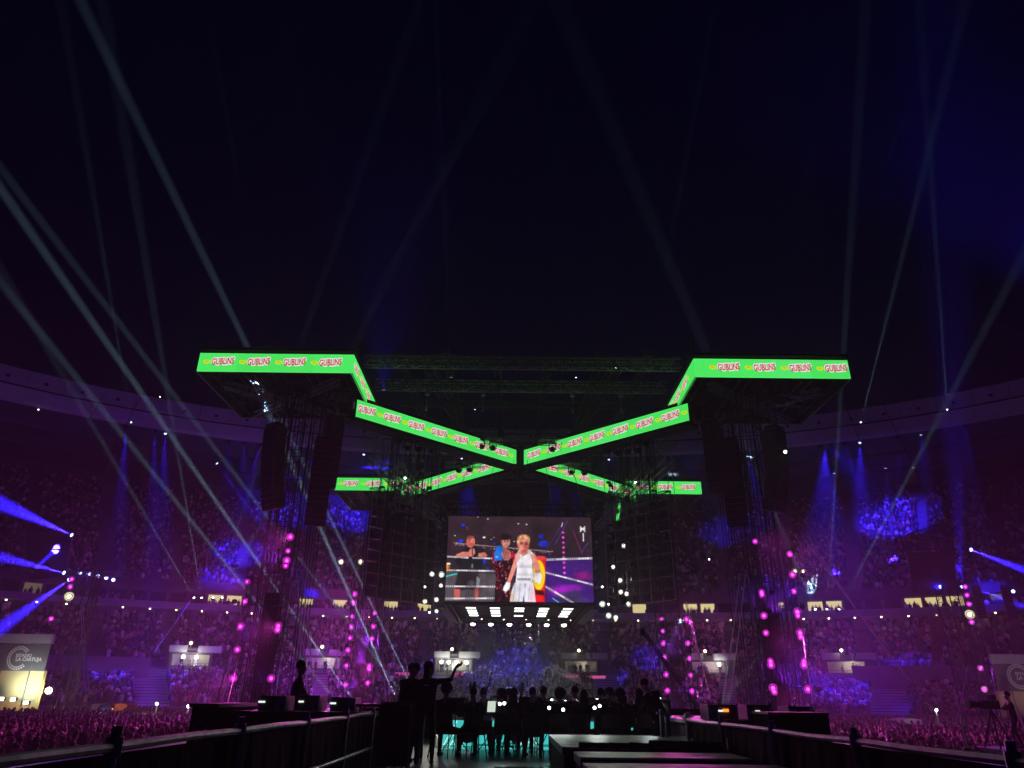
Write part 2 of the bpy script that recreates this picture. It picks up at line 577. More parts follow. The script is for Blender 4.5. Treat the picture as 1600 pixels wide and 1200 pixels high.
SHIRTS = np.array([(0.015, 0.015, 0.018), (0.02, 0.018, 0.02), (0.03, 0.03, 0.035), (0.012, 0.012, 0.016), (0.04, 0.035, 0.04), (0.02, 0.02, 0.025), (0.03, 0.03, 0.04), (0.05, 0.05, 0.06), (0.55, 0.55, 0.55), (0.75, 0.74, 0.72), (0.30, 0.05, 0.05), (0.05, 0.08, 0.25), (0.35, 0.30, 0.22), (0.12, 0.12, 0.13), (0.6, 0.5, 0.45), (0.02, 0.02, 0.02), (0.45, 0.2, 0.25)])
SKINS = np.array([(0.50, 0.33, 0.25), (0.42, 0.27, 0.20), (0.34, 0.21, 0.15), (0.55, 0.38, 0.30)])
HAIRS = np.array([(0.02, 0.015, 0.01), (0.05, 0.03, 0.02), (0.015, 0.012, 0.01), (0.14, 0.08, 0.04)])
def crowd_mesh(name, pos, yaw, standing, scale=None):
    """one mesh of many separate spectators at pos, turned by yaw"""
    pos = np.asarray(pos, float); yaw = np.asarray(yaw, float); standing = np.asarray(standing, bool)
    allv, allf, allc = [], [], []
    base = 0
    for st in (False, True):
        idx = np.where(standing == st)[0]
        if not len(idx): continue
        tv, tf, reg = template_person(not st)
        n, k = len(idx), len(tv)
        sc = rng.uniform(0.86, 1.12, n) if scale is None else np.full(n, scale)
        wid = rng.uniform(0.88, 1.2, n)
        y = yaw[idx] + rng.normal(0, 0.25, n)
        cx, sx = np.cos(y), np.sin(y)
        X = tv[None, :, 0] * (sc * wid)[:, None]; Y = tv[None, :, 1] * sc[:, None]; Z = tv[None, :, 2] * sc[:, None]
        lean = rng.normal(0, 0.06, n)[:, None]
        X = X + lean * Z
        v = np.stack([X * cx[:, None] - Y * sx[:, None] + pos[idx, 0:1], X * sx[:, None] + Y * cx[:, None] + pos[idx, 1:2], Z + pos[idx, 2:3]], -1)
        col = np.zeros((n, k, 4)); col[..., 3] = 1
        reg = np.array(reg)
        sh = SHIRTS[rng.integers(0, len(SHIRTS), n)] * rng.uniform(0.7, 1.15, (n, 1))
        sk = SKINS[rng.integers(0, len(SKINS), n)]
        ha = HAIRS[rng.integers(0, len(HAIRS), n)]
        col[:, reg == 'top', :3] = sh[:, None, :]
        col[:, reg == 'legs', :3] = (SHIRTS[rng.integers(0, 3, n)] * 1.5)[:, None, :]
        hd = reg == 'head'
        zc = 1.22 if not st else 1.62
        face = hd & (tv[:, 1] < -0.02) & (tv[:, 2] < zc + 0.06)
        col[:, hd, :3] = ha[:, None, :]
        col[:, face, :3] = sk[:, None, :]
        f = (tf[None] + (np.arange(n) * k)[:, None, None] + base).reshape(-1, 3)
        allv.append(v.reshape(-1, 3)); allf.append(f); allc.append(col.reshape(-1, 4))
        base += n * k
    V = np.concatenate(allv); Fc = np.concatenate(allf); K = np.concatenate(allc)
    me = bpy.data.meshes.new(name)
    me.vertices.add(len(V)); me.vertices.foreach_set('co', V.ravel())
    me.loops.add(len(Fc) * 3); me.loops.foreach_set('vertex_index', Fc.ravel().astype(np.int32))
    me.polygons.add(len(Fc)); me.polygons.foreach_set('loop_start', (np.arange(len(Fc)) * 3).astype(np.int32))
    me.update(calc_edges=True)
    a = me.color_attributes.new('Col', 'FLOAT_COLOR', 'POINT')
    a.data.foreach_set('color', K.ravel())
    me.materials.append(M['crowd'])
    o = bpy.data.objects.new(name, me)
    C.objects.link(o)
    o['kind'] = 'stuff'
    return o

# entrances: arc position and width; people leave them and the stairs below free
PORTALS = [(297, 1014, 1), (503, 1018, 2), (708, 1022, 2), (908, 1024, 3), (1108, 1030, 2), (1325, 1035, 3)]
portal_s = [s_of_px(x, y + 12, -0.5) for x, y, _k in PORTALS]
stair_lo = [(s_of_px(232, 1080, -6), 4.6), (s_of_px(1395, 1100, -6), 5.0), (s_of_px(690, 1075, -6), 3.6), (s_of_px(945, 1080, -6), 4.2), (s_of_px(1140, 1085, -6), 3.0), (s_of_px(500, 1070, -6), 2.4)]
pos, yaw, stn = [], [], []
def fill(tier, n, s0, s1, skip=0, keep=0.9, gaps=(), stand_rows=()):
    for k in range(skip, n):
        off = tier['off'] + (k + 0.55) * tier['tread']
        z = tier['z'] + (k + 1) * tier['riser']
        s = s0 + random.uniform(0, 0.5)
        while s < s1:
            if random.random() < keep and not any(abs(s - g) < w / 2 for g, w in gaps):
                t = th_at(s)
                p = bowl(t, off + random.uniform(-0.12, 0.12), z)
                d = px_of(p)
                if -120 < d[0] < 1720:
                    pos.append(p[:]); yaw.append(math.atan2(p.y - 60, p.x) - math.pi / 2)
                    stn.append(k in stand_rows or random.random() < 0.06)
            s += random.uniform(0.5, 0.62)
aisle = [(ARC * (i + 0.5) / 24, 1.5 + 0.8 * (i % 3 == 0)) for i in range(24)]
low_gaps = stair_lo
fill(LOW, LOW['n'], sR, sL, 0, 0.92, low_gaps + [(s, 6.2) for s in []])
fill(LOW, 9, 0, sR, 0, 0.92, low_gaps)
fill(LOW, 9, sL, ARC, 0, 0.92, low_gaps)
fill(MID, MID['n'], 0, ARC, 1, 0.88, [(s, 6.4) for s in portal_s] if False else aisle, (MID['n'] - 1, MID['n'] - 2))
pos = [p for p in pos]
# clear the entrances
keepi = []
for i, p in enumerate(pos):
    th = math.atan2((max(0.0, (p[1] - BY)) / BB) ** (BN / 2), math.copysign((abs(p[0] - BX) / BA) ** (BN / 2), p[0] - BX))
    s = float(np.interp(th, _ts, _cum))
    if 5.4 < p[2] < 8.6 and any(abs(s - ps) < 3.4 for ps in portal_s):
        continue
    keepi.append(i)
crowd_mesh('lower_tier_crowd', [pos[i] for i in keepi], [yaw[i] for i in keepi], [stn[i] for i in keepi])
pos, yaw, stn = [], [], []
fill(UPP, UPP['n'], 0, ARC, 0, 0.8, aisle)
crowd_mesh('upper_tier_crowd', pos, yaw, stn)
# steps of the open stairways: a half step in front of every row, with added pale edge strips for the light contrast between tread and riser
for sc_, sw_ in stair_lo:
    for k in range(LOW['n'] if sR < sc_ < sL else 9):
        t = th_at(sc_)
        d = (bowl(t + 0.01, 0) - bowl(t - 0.01, 0)).normalized()
        n = Vector((d.y, -d.x, 0))
        if n.y > 0: n = -n
        ax = (d, -n, Vector((0, 0, 1)))
        z0 = LOW['z'] + k * LOW['riser']
        p = bowl(t, LOW['off'] + k * LOW['tread'] - 0.2, z0 + LOW['riser'] / 4)
        st = MB().box(p, (sw_ * 0.9, 0.4, LOW['riser'] / 2), ax).build('stair_step', M['concrete'], stand)
        q = bowl(t, LOW['off'] + k * LOW['tread'] + 0.03, z0 + LOW['riser'] + 0.012)
        MB().box(q, (sw_ * 0.9, 0.16, 0.024), ax).box(p + n * 0.16 + Vector((0, 0, LOW['riser'] / 4 + 0.012)), (sw_ * 0.9, 0.12, 0.024), ax).build('contrast_strip', M['white'], st)
# heads of the people in front of the lit boxes
pos, yaw, stn = [], [], []
for a, b, kind in win_s:
    if kind == 'window_dark' and random.random() < 0.6: continue
    s = a
    while s < b:
        if random.random() < 0.75:
            p = bowl(th_at(s), 8.6, 15.45 - 0.55 + random.uniform(-0.12, 0.12))
            pos.append(p[:]); yaw.append(math.atan2(p.y - 60, p.x) - math.pi / 2); stn.append(False)
        s += 0.5
crowd_mesh('box_crowd', pos, yaw, stn)

# ------------------------------------------------------------------ entrances in the stand
def simple_person_mesh(n_pos, name):
    return crowd_mesh(name, n_pos, [0] * len(n_pos), [True] * len(n_pos))
PORTAL_LABELS = ['lit stand entrance with two bright lamps, left of the near magenta lamp ladder',
                 'lit stand entrance with an arched opening behind the standing technician',
                 'lit stand entrance with four bright lamps left of the pointing woman\'s raised hand',
                 'lit stand entrance numbered 9 with people standing in its opening',
                 'lit stand entrance behind the taut cables with a blue lit stair',
                 'lit stand entrance numbered 7 with a white sign beside a purple wall']
for i, ((px, py, k), s) in enumerate(zip(PORTALS, portal_s)):
    t = th_at(s)
    o_ = bowl(t, -1.6)
    d = (bowl(t + 0.01, -1.6) - bowl(t - 0.01, -1.6)).normalized()
    if d.x < 0: d = -d
    n = Vector((d.y, -d.x, 0))
    if n.y > 0: n = -n
    ax = (d, -n, Vector((0, 0, 1)))
    E_ = thing('stand_entrance', o_ + Vector((0, 0, 5.9)), PORTAL_LABELS[i], 'stand entrance', 'lit entrances in the lower stand')
    w = 4.6
    def q(a, b, c): return o_ + d * a - n * b + Vector((0, 0, c))
    MB().box(q(0, 1.1, 5.9), (w + 0.6, 2.4, 0.2), ax).box(q(-w / 2 - 0.15, 1.1, 7.0), (0.3, 2.4, 2.0), ax).box(q(w / 2 + 0.15, 1.1, 7.0), (0.3, 2.4, 2.0), ax).box(q(0, 1.1, 8.1), (w + 0.6, 2.4, 0.2), ax).build('surround', M['darkwall'], E_)
    MB().box(q(0, 2.2, 7.0), (w, 0.1, 2.0), ax).build('back_wall', M['white'], E_)
    sg = MB().box(q(-1.7, -0.02, 8.6), (2.2, 0.12, 0.85), ax).box(q(2.2, -0.02, 8.6), (3.0, 0.12, 0.85), ax).build('sign', M['sign'], E_)
    MB().box(q(0.05, 0.05, 8.55), (1.3, 0.1, 0.35), ax).build('sign_strip', M['darkwall'], E_)
    num = {3: '9', 5: '7'}.get(i)
    if num:
        flat_obj('number', text_mesh(num, 0.9, 0.02), M['black'], sg, q(1.4 if i == 3 else 1.2, -0.1, 8.6), d, (0, 0, 1), 0.01)
    rb = MB()
    for kk in range(15):
        rb.tube(q(-w / 2 + w * kk / 14, -0.05, 6.0), q(-w / 2 + w * kk / 14, -0.05, 6.85), 0.03, 4)
    rb.tube(q(-w / 2, -0.05, 6.85), q(w / 2, -0.05, 6.85), 0.04, 4)
    rb.build('railing', M['steel'], E_)
    MB().tube(q(-0.3, 0.2, 8.2), q(-0.3, 0.2, 9.3), 0.05, 5).build('lamp_post', M['steel'], E_)
    lp = q(-0.3, 0.0, 9.35)
    MB().lathe(lp, n + Vector((0, 0, -0.25)), [(0, 0.1), (0.12, 0.2), (0.2, 0.16)], 8).build('lamp', M['lens_warm'], E_)
    lamp('POINT', lp + n * 0.5, 26, (1.0, 0.9, 0.6), E_)
    lamp('POINT', q(0.8, 0.9, 7.7), 45, (1.0, 0.86, 0.55), E_)
    extra = {0: (-0.9, 0.7), 2: (-1.7, -0.7, 0.4, 1.8), 4: (1.4,)}.get(i, ())
    for a in extra:
        pp = q(a, -0.15, 7.6)
        MB().lathe(pp, n, [(0, 0.12), (0.1, 0.26), (0.16, 0.2)], 8).build('lamp', M['lens_cool'], E_)
        lamp('POINT', pp + n * 0.5, 100, (0.95, 1.0, 0.85), E_)
    pp = [q(a, random.uniform(0.3, 1.2), 6.0)[:] for a in [random.uniform(-2, 2) for _ in range(5)]]
    simple_person_mesh(pp, 'entrance_crowd')

UPS = [(205, 873, 0.5), (373, 885, 1.6), (541, 886, 0.7), (564, 887, 0.9), (1071, 895, 0.9), (1091, 897, 0.7), (1268, 889, 0.9), (1410, 897, 1.0), (118, 880, 0.6), (1180, 900, 0.6)]
for k, (x, y, hw) in enumerate(UPS):
    s = s_of_px(x, y, 20)
    t = th_at(s)
    p = bowl(t, 19.6)
    p.z = at(x, y, p.y).z
    d = (bowl(t + 0.01, 19) - bowl(t - 0.01, 19)).normalized()
    if d.x < 0: d = -d
    n = Vector((d.y, -d.x, 0))
    ax = (d, -n, Vector((0, 0, 1)))
    U = thing('upper_entrance', p, f'small dim orange lit doorway in the upper tier, number {k + 1} of ten' if False else f'small dim orange lit doorway in the upper tier, {["second", "third", "fourth", "fifth", "sixth", "seventh", "ninth", "tenth", "first", "eighth"][k]} from the left', 'stand entrance', 'orange doorways in the upper tier')
    MB().box(p + n * 0.0 + Vector((0, 0, 0.95)), (hw * 2 + 0.5, 2.4, 0.18), ax).box(p + d * (hw + 0.15), (0.2, 2.4, 2.0), ax).box(p - d * (hw + 0.15), (0.2, 2.4, 2.0), ax).build('surround', M['midwall'], U)
    MB().box(p - n * 0.9, (hw * 2, 0.1, 1.8), ax).build('back_wall', M['yellowwall'], U)
    q = p + Vector((0, 0, 0.7)) - n * 0.2
    MB().box(q, (hw, 0.2, 0.1), ax).build('strip_lamp', M['lens_orange'], U)
    lamp('POINT', q + n * 0.3 - Vector((0, 0, 0.2)), 9, (1.0, 0.55, 0.2), U)
# pink LED strips under two of the entrances
for k, (x0, x1, y, lab) in enumerate(((617, 641, 1053, 'left of two pink LED strips below the entrance with four lamps'), (706, 724, 1053, 'right of two pink LED strips below the entrance with four lamps'), (884, 904, 1057, 'left of two pink LED strips below the entrance numbered 9'), (922, 946, 1058, 'right of two pink LED strips below the entrance numbered 9'))):
    a, b = at(x0, y, 105.0), at(x1, y, 105.0)
    t = thing('led_ribbon', (a + b) / 2, lab, 'LED strip', 'pink LED strips in the lower stand')
    MB().box((a + b) / 2, ((b - a).length, 0.15, 0.5)).build('case', M['darkwall'], t)
    nn = 5
    mb = MB()
    for i in range(nn):
        if k == 1 and i == 3: continue
        mb.box(a.lerp(b, (i + 0.5) / nn) + Vector((0, -0.1, 0)), ((b - a).length / nn * (0.95 if k > 1 else 0.72), 0.06, 0.36))
    mb.build('lit_blocks', M['pinktext'], t)
# booths and tarpaulins at the edge of the floor
for x0, x1, y0, y1, Y, mm, lab in ((141, 151, 1113, 1102, 72, 'white', 'small white tent at the back of the left floor crowd'), (153, 174, 1115, 1102, 72, 'panelblue', 'dark booth with a glaring white sign at the back of the left crowd'), (177, 199, 1114, 1101, 72, 'orangeboard', 'orange lit booth at the back of the left crowd'), (1412, 1440, 1140, 1125, 62, 'white', 'pale tarpaulin box lit blue between the right crowd and the stairs')):
    a, b = at(x0, y0, Y), at(x1, y1, Y)
    a.z = 0
    t = thing('booth', Vector(((a.x + b.x) / 2, Y, 0)), lab, 'booth', 'booths at the edge of the floor crowd')
    m_ = M.get(mm) or (mat('orange_board', (0.55, 0.2, 0.05), 0.7) if mm == 'orangeboard' else mat('navy_board', (0.03, 0.04, 0.15), 0.6))
    MB().box(((a.x + b.x) / 2, Y + 1.0, b.z / 2), (b.x - a.x, 2.0, b.z)).build('walls', m_, t)
    MB().prism([(a.x - 0.1, Y - 0.1, b.z), (b.x + 0.1, Y - 0.1, b.z), ((a.x + b.x) / 2, Y - 0.1, b.z + 0.12)], Vector((0, 2.2, 0))).build('canopy', m_, t)
    if mm == 'panelblue':
        MB().box(((a.x + b.x) / 2, Y - 0.06, b.z * 0.72), ((b.x - a.x) * 0.5, 0.08, 0.35)).build('sign', M['lens_cool'], t)
    if mm == 'orangeboard':
        lamp('POINT', ((a.x + b.x) / 2, Y - 1.2, b.z * 0.9), 25, (1, 0.5, 0.2), t)
# ------------------------------------------------------------------ gate walls with the round emblem
def emblem(parent, c, X, Z, r, first, second):
    """ring of small arches with an opening, and the two lines of its name"""
    X, Z = Vector(X).normalized(), Vector(Z).normalized()
    N = X.cross(Z)
    mb = MB()
    def P(a, rr): return c + X * (math.cos(a) * rr) + Z * (math.sin(a) * rr) + N * 0.03
    n = 22
    for i in range(n):
        a0 = R(38) + (R(322) - R(38)) * i / n
        a1 = R(38) + (R(322) - R(38)) * (i + 0.78) / n
        am = (a0 + a1) / 2
        mb.add([P(a0, r * 0.68), P(a1, r * 0.68), P(a1, r * 0.80), P(a0, r * 0.80)], [(0, 1, 2, 3)])
        mb.add([P(a0, r * 0.84), P(am, r * 0.86), P(a1, r * 0.84), P(a1, r * 0.95), P(am, r * 1.0), P(a0, r * 0.95)], [(0, 1, 2, 3, 4, 5)])
    mb.build('emblem', M['white'], parent)
    flat_obj('lettering', text_mesh(first, r * 0.34, 0.012 * r), M['white'], parent, c + X * (r * 0.42) + Z * (r * 0.20), X, Z, 0.03)
    flat_obj('lettering', text_mesh(second, r * 0.40, 0.02 * r), M['white'], parent, c + X * (r * 0.92) - Z * (r * 0.12), X, Z, 0.03)
def gate_wall(pxl, pxr, Y, lab, elab, cpx, r):
    """flat lit wall under a dark banner, between two picture columns"""
    L_, R_ = at(pxl, 1060, Y), at(pxr, 1060, Y)
    X = Vector((1, 0, 0))
    w = thing('gate_wall', (L_.x, Y, 0), lab, 'wall', 'lit gate walls')
    zt = at(pxl, 1046 if pxl < 400 else 1080, Y).z
    MB().box(((L_.x + R_.x) / 2, Y + 0.3, zt / 2), (R_.x - L_.x, 0.5, zt)).build('wall_face', M['yellowwall'], w)
    mb = MB()
    for i in range(5):
        x = L_.x + (R_.x - L_.x) * (i + 0.5) / 5
        mb.box((x, Y - 0.02, zt / 2), (0.05, 0.1, zt))
    mb.build('wall_joint', M['concrete'], w)
    b = thing('gate_banner', (L_.x, Y, zt), elab, 'banner', 'dark banners with the stadium emblem')
    zz = at(pxl, 1004 if pxl < 400 else 1038, Y).z
    MB().box(((L_.x + R_.x) / 2, Y - 0.1, (zt + zz) / 2), (R_.x - L_.x + 0.2, 0.12, zz - zt)).build('cloth', M['greybanner'], b)
    MB().box(((L_.x + R_.x) / 2, Y, zz + 0.5), (R_.x - L_.x + 0.2, 0.4, 0.9)).build('sign_rail', M['sign'], b)
    c = at(cpx[0], cpx[1], Y - 0.2)
    emblem(b, c, X, (0, 0, 1), r, 'ESTADIO', 'LA CARTUJA')
    return w
g1 = gate_wall(-160, 66, 76.0, 'ochre gate wall lit by cold floodlights at the edge of the crowd, beside the yellow lamp', 'dark banner with pale ring emblem above the ochre wall near the yellow lamp', (29, 1028), 1.15)
g2 = gate_wall(1556, 1760, 76.0, 'ochre gate wall behind the camera operator and black scaffold', 'dark banner with pale ring emblem above the camera operator', (1592, 1057), 1.2)
for px, py in ((4, 1092), (22, 1093), (42, 1098)):
    p = at(px, py, 73.5)
    f = thing('floodlight', p, None, 'floodlight', 'cold floodlights under the ochre wall')
    f['label'] = {4: 'leftmost', 22: 'middle', 42: 'rightmost'}[px] + ' of three cold white floodlights shining up the ochre wall'
    MB().box(p, (0.5, 0.3, 0.35)).build('body', M['black'], f)
    MB().box(p + Vector((0, -0.17, 0.0)), (0.42, 0.04, 0.28)).build('lens', M['lens_cool'], f)
    lamp('SPOT', p + Vector((0, 0.3, 0.5)), 420, (0.7, 0.95, 1.0), f, target=(p.x, 76, p.z + 1.5), angle=110)
lamp('SPOT', at(40, 1102, 72), 900, (1.0, 0.8, 0.4), g1, target=at(30, 1070, 76), angle=120)
lamp('SPOT', at(1590, 1130, 72), 900, (1.0, 0.85, 0.5), g2, target=at(1590, 1095, 76), angle=120)
# ------------------------------------------------------------------ lamps of the show
def can_light(p, d, lens, label, group, power=0, col=(1, 1, 1), size=0.17, cat='floodlight', kind='POINT', angle=60, blend=1.0, name='floodlight', target=None, dish=0, dcol=None):
    """round stage lamp: yoke, can, lens; aimed along d"""
    p = Vector(p)
    d = Vector(d).normalized()
    t = thing(name, p, label, cat, group)
    s, d_, u = axes(d)
    MB().lathe(p - d * size * 1.6, d, [(0, size * 0.5), (size * 0.3, size * 0.85), (size * 1.5, size), (size * 1.62, size)], 8).build('can', M['black'], t)
    MB().box(p - d * size + s * size * 1.15, (0.05, size * 1.2, size * 0.8), (s, d_, u)).box(p - d * size - s * size * 1.15, (0.05, size * 1.2, size * 0.8), (s, d_, u)).box(p - d * size + u * size * 1.25, (size * 2.4, 0.08, 0.05), (s, d_, u)).build('yoke', M['black'], t)
    if dish:  # added dish, lit from inside, imitates the halo round the lamp
        MB().lathe(p - d * size * 0.25, d, [(-0.02, size * 0.3), (0.0, size * 0.95), (size * 0.35, size * 1.4), (size * 0.8, size * 1.75), (size * 0.76, size * 1.75), (size * 0.30, size * 1.35), (size * 0.06, size * 0.9), (size * 0.05, size * 0.2)], 14).build('halo_dish', M['halo_dish'], t, True)
        lamp('POINT', p + d * size * 0.75, dish, dcol or col, t, radius=0.05)
        MB().lathe(p - d * size * 0.15, d, [(0.0, size * 0.5), (size * 0.3, size * 0.72), (size * 0.6, size * 0.6), (size * 0.75, size * 0.25)], 9).build('lens', lens, t)
    else:
        MB().lathe(p, d, [(0.0, size * 0.92), (size * 0.3, size * 0.75), (size * 0.45, size * 0.35)], 8).build('lens', lens, t)
    if power:
        lamp(kind, p + d * (size + 0.12), power, col, t, target=target, angle=angle, radius=0.1, blend=blend)
    return t

MAG = (0.38, 0.025, 1.0)
MAGP = 980
cols = [  # picture points of each ladder of magenta lamps, its depth and its place
    ([(386, 909), (382, 940), (375, 979), (371, 1015), (365, 1060), (360, 1110)], 51.5, 'outer ladder, near left stage tower'),
    ([(454, 839), (450, 861), (448, 876), (446, 884), (435, 978), (434, 984), (424, 1060)], 51.5, 'inner ladder, near left stage tower'),
    ([(555, 928), (553, 942), (550, 963), (549, 980), (547, 997), (543, 1016), (541, 1040), (540, 1070)], 87, 'outer ladder, far left stage tower'),
    ([(586, 958), (584, 979), (581, 998), (577, 1041), (577, 1046), (574, 1067)], 87, 'inner ladder, far left stage tower'),
    ([(1033, 967), (1036, 986), (1036, 1005), (1038, 1027), (1041, 1054), (1043, 1079), (1045, 1107)], 87, 'inner ladder, far right stage tower'),
    ([(1073, 968), (1075, 1005), (1077, 1029), (1078, 1055), (1081, 1080)], 87, 'outer ladder, far right stage tower'),
    ([(1180, 846), (1190, 925), (1191, 929), (1193, 962), (1196, 989), (1204, 1033), (1205, 1039), (1207, 1075), (1210, 1081)], 51.5, 'inner ladder, near right stage tower'),
    ([(1235, 866), (1239, 898), (1241, 924), (1246, 956), (1247, 962), (1250, 989), (1251, 995), (1256, 1033), (1255, 1039), (1262, 1077)], 51.5, 'outer ladder, near right stage tower'),
]
LADDERS = []
for pts, Y, where in cols:
    ws = [at(x, y, Y) for x, y in pts]
    xm = sum(p.x for p in ws) / len(ws)
    LADDERS.append((xm, Y, max(p.z for p in ws)))
    for k, p in enumerate(ws):
        p.x = xm + (p.x - xm) * 0.6
        big = (0.15 if Y < 60 else 0.19) * random.uniform(0.8, 1.2)
        d = Vector((-p.x * 0.6, -p.y, -0.5 * p.z))
        out = 1 if p.x > 0 else -1
        aim = p + (Vector((-p.x * 0.5 + out * 16, -p.y, -p.z - 6)), Vector((out * 60, 10, 1)), Vector((out * 22, 60, 0)), Vector((out * 60, 45, 38)))[k % 4]
        t = can_light(p, d, M['lens_mag'], f'{ORD[k]} magenta lamp from the top, {where}', 'magenta lamps on the stage towers', 0, MAG, big, dish=random.uniform(1.4, 3.0) * (big / 0.2) ** 2, dcol=(1.0, 0.0, 0.68))
        ad = (aim - p).normalized()
        pp = p + ad * 0.9 if k % 4 else p + d.normalized() * 0.55
        if k % 4:      # second head, added and unseen, to throw light on the stands
            MB().lathe(pp - ad * 0.3, ad, [(0, 0.08), (0.05, 0.15), (0.25, 0.17), (0.28, 0.17)], 8).build('added_can', M['black'], t)
            MB().lathe(pp - ad * 0.03, ad, [(0, 0.15), (0.03, 0.12)], 8).build('added_lens', M['lens_mag'], t)
        lamp('SPOT', pp + ad * 0.06, MAGP * ((4.5 if 'far left' in where else 1.0) if k % 4 else (7.0 if 'far left' in where else 4.4)), MAG if k % 4 else (1.0, 0.07, 0.72), t, target=aim, angle=88 if k % 4 else 62, radius=0.1)
# delay tower lamps
DT = [((112, 905), 'mag', 'left'), ((110, 917), 'mag', 'left'), ((108, 932), 'big', 'left'), ((80, 967), 'mag', 'left'), ((68, 1015), 'mag', 'left'), ((76, 1079), 'yel', 'left'),
      ((1508, 917), 'mag', 'right'), ((1511, 930), 'mag', 'right'), ((1514, 944), 'mag', 'right'), ((1515, 960), 'big', 'right'), ((1518, 972), 'mag', 'right'), ((1532, 1044), 'mag', 'right'), ((1538, 1077), 'mag', 'right'), ((1555, 1046), 'mag', 'right')]
cnt = {}
for (x, y), k, side in DT:
    p = at(x, y, 77)
    d = Vector((-p.x * 0.7, -p.y, -2))
    key = (k, side)
    i = cnt[key] = cnt.get(key, -1) + 1
    if k == 'mag':
        can_light(p, d, M['lens_mag'], f'{ORD[i]} small magenta lamp from the top of the {side} delay tower', 'magenta lamps on the delay towers', 200, MAG, 0.17, kind='SPOT', angle=95, target=p + Vector((-p.x * 0.2, -p.y, -6)), dish=0.8, dcol=(1.0, 0.0, 0.7))
    elif k == 'big':
        can_light(p, d, M['lens_warm'], f'large glaring white lamp high on the {side} delay tower', 'white lamps on the delay towers', 220, (0.85, 1.0, 0.55), 0.28, kind='SPOT', angle=80, target=p + Vector((-p.x, -p.y, -10)), dish=6, dcol=(0.75, 1.0, 0.35))
    else:
        can_light(p, d, M['lens_warm'], 'glaring yellow lamp low beside the ochre gate wall', 'white lamps on the delay towers', 150, (0.9, 1.0, 0.35), 0.18, dish=3)
# white lamps beside the hanging LED walls
for side, pts in (('right', [(975, 853), (958, 886), (969, 907), (970, 925), (979, 928), (941, 917), (941, 944), (951, 944), (982, 944), (951, 962), (962, 965)]),
                  ('left', [(675, 897), (664, 917), (690, 898), (682, 937), (689, 915), (671, 957), (682, 955), (664, 940)])):
    for k, (x, y) in enumerate(sorted(pts, key=lambda q: q[1])):
        p = at(x, y, 64.0)
        dim = k % 4 == 3
        can_light(p, Vector((-p.x * 0.5, -p.y, -3)), M['lens_white'], f'{ORD[k]} white lamp from the top of the cluster {side} of the big video screen', 'white lamps beside the video screen', 12 if dim else 130, (0.95, 1.0, 0.85), 0.09 if dim else random.uniform(0.10, 0.17), kind='SPOT', angle=70, target=p + Vector((-p.x, -p.y, -7)), dish=0 if dim else 0.9, dcol=(0.9, 1.0, 0.5))
# pairs of white work lamps in the upper tier, scattered far lamps
for x, y, P_, lab in ((533, 878, 900, 'left of a pair of white work lamps in the upper tier'), (564, 878, 1100, 'right of a pair of white work lamps in the upper tier'),
                 (1241, 893, 900, 'left of a pair of white work lamps beside the near right tower'), (1256, 894, 900, 'right of a pair of white work lamps beside the near right tower'),
                 (198, 870, 60, 'small white work lamp in the dark upper tier above the blue lamp arc'), (1108, 874, 60, 'small white work lamp in the upper tier right of the LED wall'),
                 (1227, 706, 500, 'small white lamp hanging beside the near right speaker stack'), (633, 747, 60, 'tiny white lamp on the left side truss'), (993, 754, 60, 'tiny white lamp on the right side truss')):
    Y = 118 if y > 800 else (50 if x == 1227 else 70)
    p = at(x, y, Y)
    can_light(p, Vector((-p.x, -p.y, -6)), M['lens_warm' if P_ > 100 and y > 800 else 'lens_cool'], lab, 'white work lamps', P_ * 0.25, (1.0, 0.98, 0.8), 0.28 if P_ > 300 and y > 800 else 0.13, kind='SPOT', angle=90, target=p + Vector((-p.x, -p.y, -20)), dish=4 if P_ > 300 and y > 800 else 0)
# small warm street-like lamps at the crowd's edge
for x, y, lab in ((246, 1099, 'tall slim lamp post with a white head behind the left crowd'), (295, 1103, 'short slim lamp post with a white head near the left pink cables'), (1462, 1109, 'slim lamp post with a white head below the right stairs')):
    p = at(x, y, 60)
    t = thing('lamp_post', (p.x, p.y, 0), lab, 'lamp post', 'slim lamp posts in the crowd')
    MB().tube((p.x, p.y, 0), p, 0.05, 6).build('post', M['steel'], t)
    MB().lathe(p, (0, -1, -0.3), [(0, 0.06), (0.1, 0.12), (0.15, 0.07)], 8).build('head', M['lens_cool'], t)
    lamp('POINT', p + Vector((0, -0.4, 0)), 30, (0.95, 1, 0.9), t)

# moving beam lights ---------------------------------------------------
COOL = (0.45, 0.76, 1.0)
def beam(px, py, Y, tx, ty, TY, power, angle, col, lens, label, group, size=0.2, T=None, blend=1.0):
    p = at(px, py, Y) if Y else Vector(px)
    q = at(tx, ty, TY) if T is None else Vector(T)
    d = (q - p).normalized()
    t = thing('beam_light', p, label, 'beam light', group)
    s, d_, u = axes(d)
    MB().lathe(p - d * size * 1.5, d, [(0, size * 0.45), (size * 0.4, size * 0.9), (size * 1.4, size), (size * 1.5, size * 0.95)], 9).build('head', M['black'], t)
    MB().box(p - d * size * 0.7 + s * size * 1.15, (0.05, size, size), (s, d_, u)).box(p - d * size * 0.7 - s * size * 1.15, (0.05, size, size), (s, d_, u)).box(p - d * size * 1.9, (size * 2.4, size * 0.5, size), (s, d_, u)).build('yoke', M['black'], t)
    MB().lathe(p, d, [(0.0, size * 0.9), (size * 0.25, size * 0.6)], 9).build('lens', lens, t)
    lamp('SPOT', p + d * (size * 0.4), power, col, t, target=q, angle=angle, blend=blend, radius=0.07)
    return t
NTH0 = ['first', 'second', 'third', 'fourth', 'fifth', 'sixth', 'seventh', 'eighth', 'ninth', 'tenth', 'eleventh', 'twelfth', 'thirteenth']
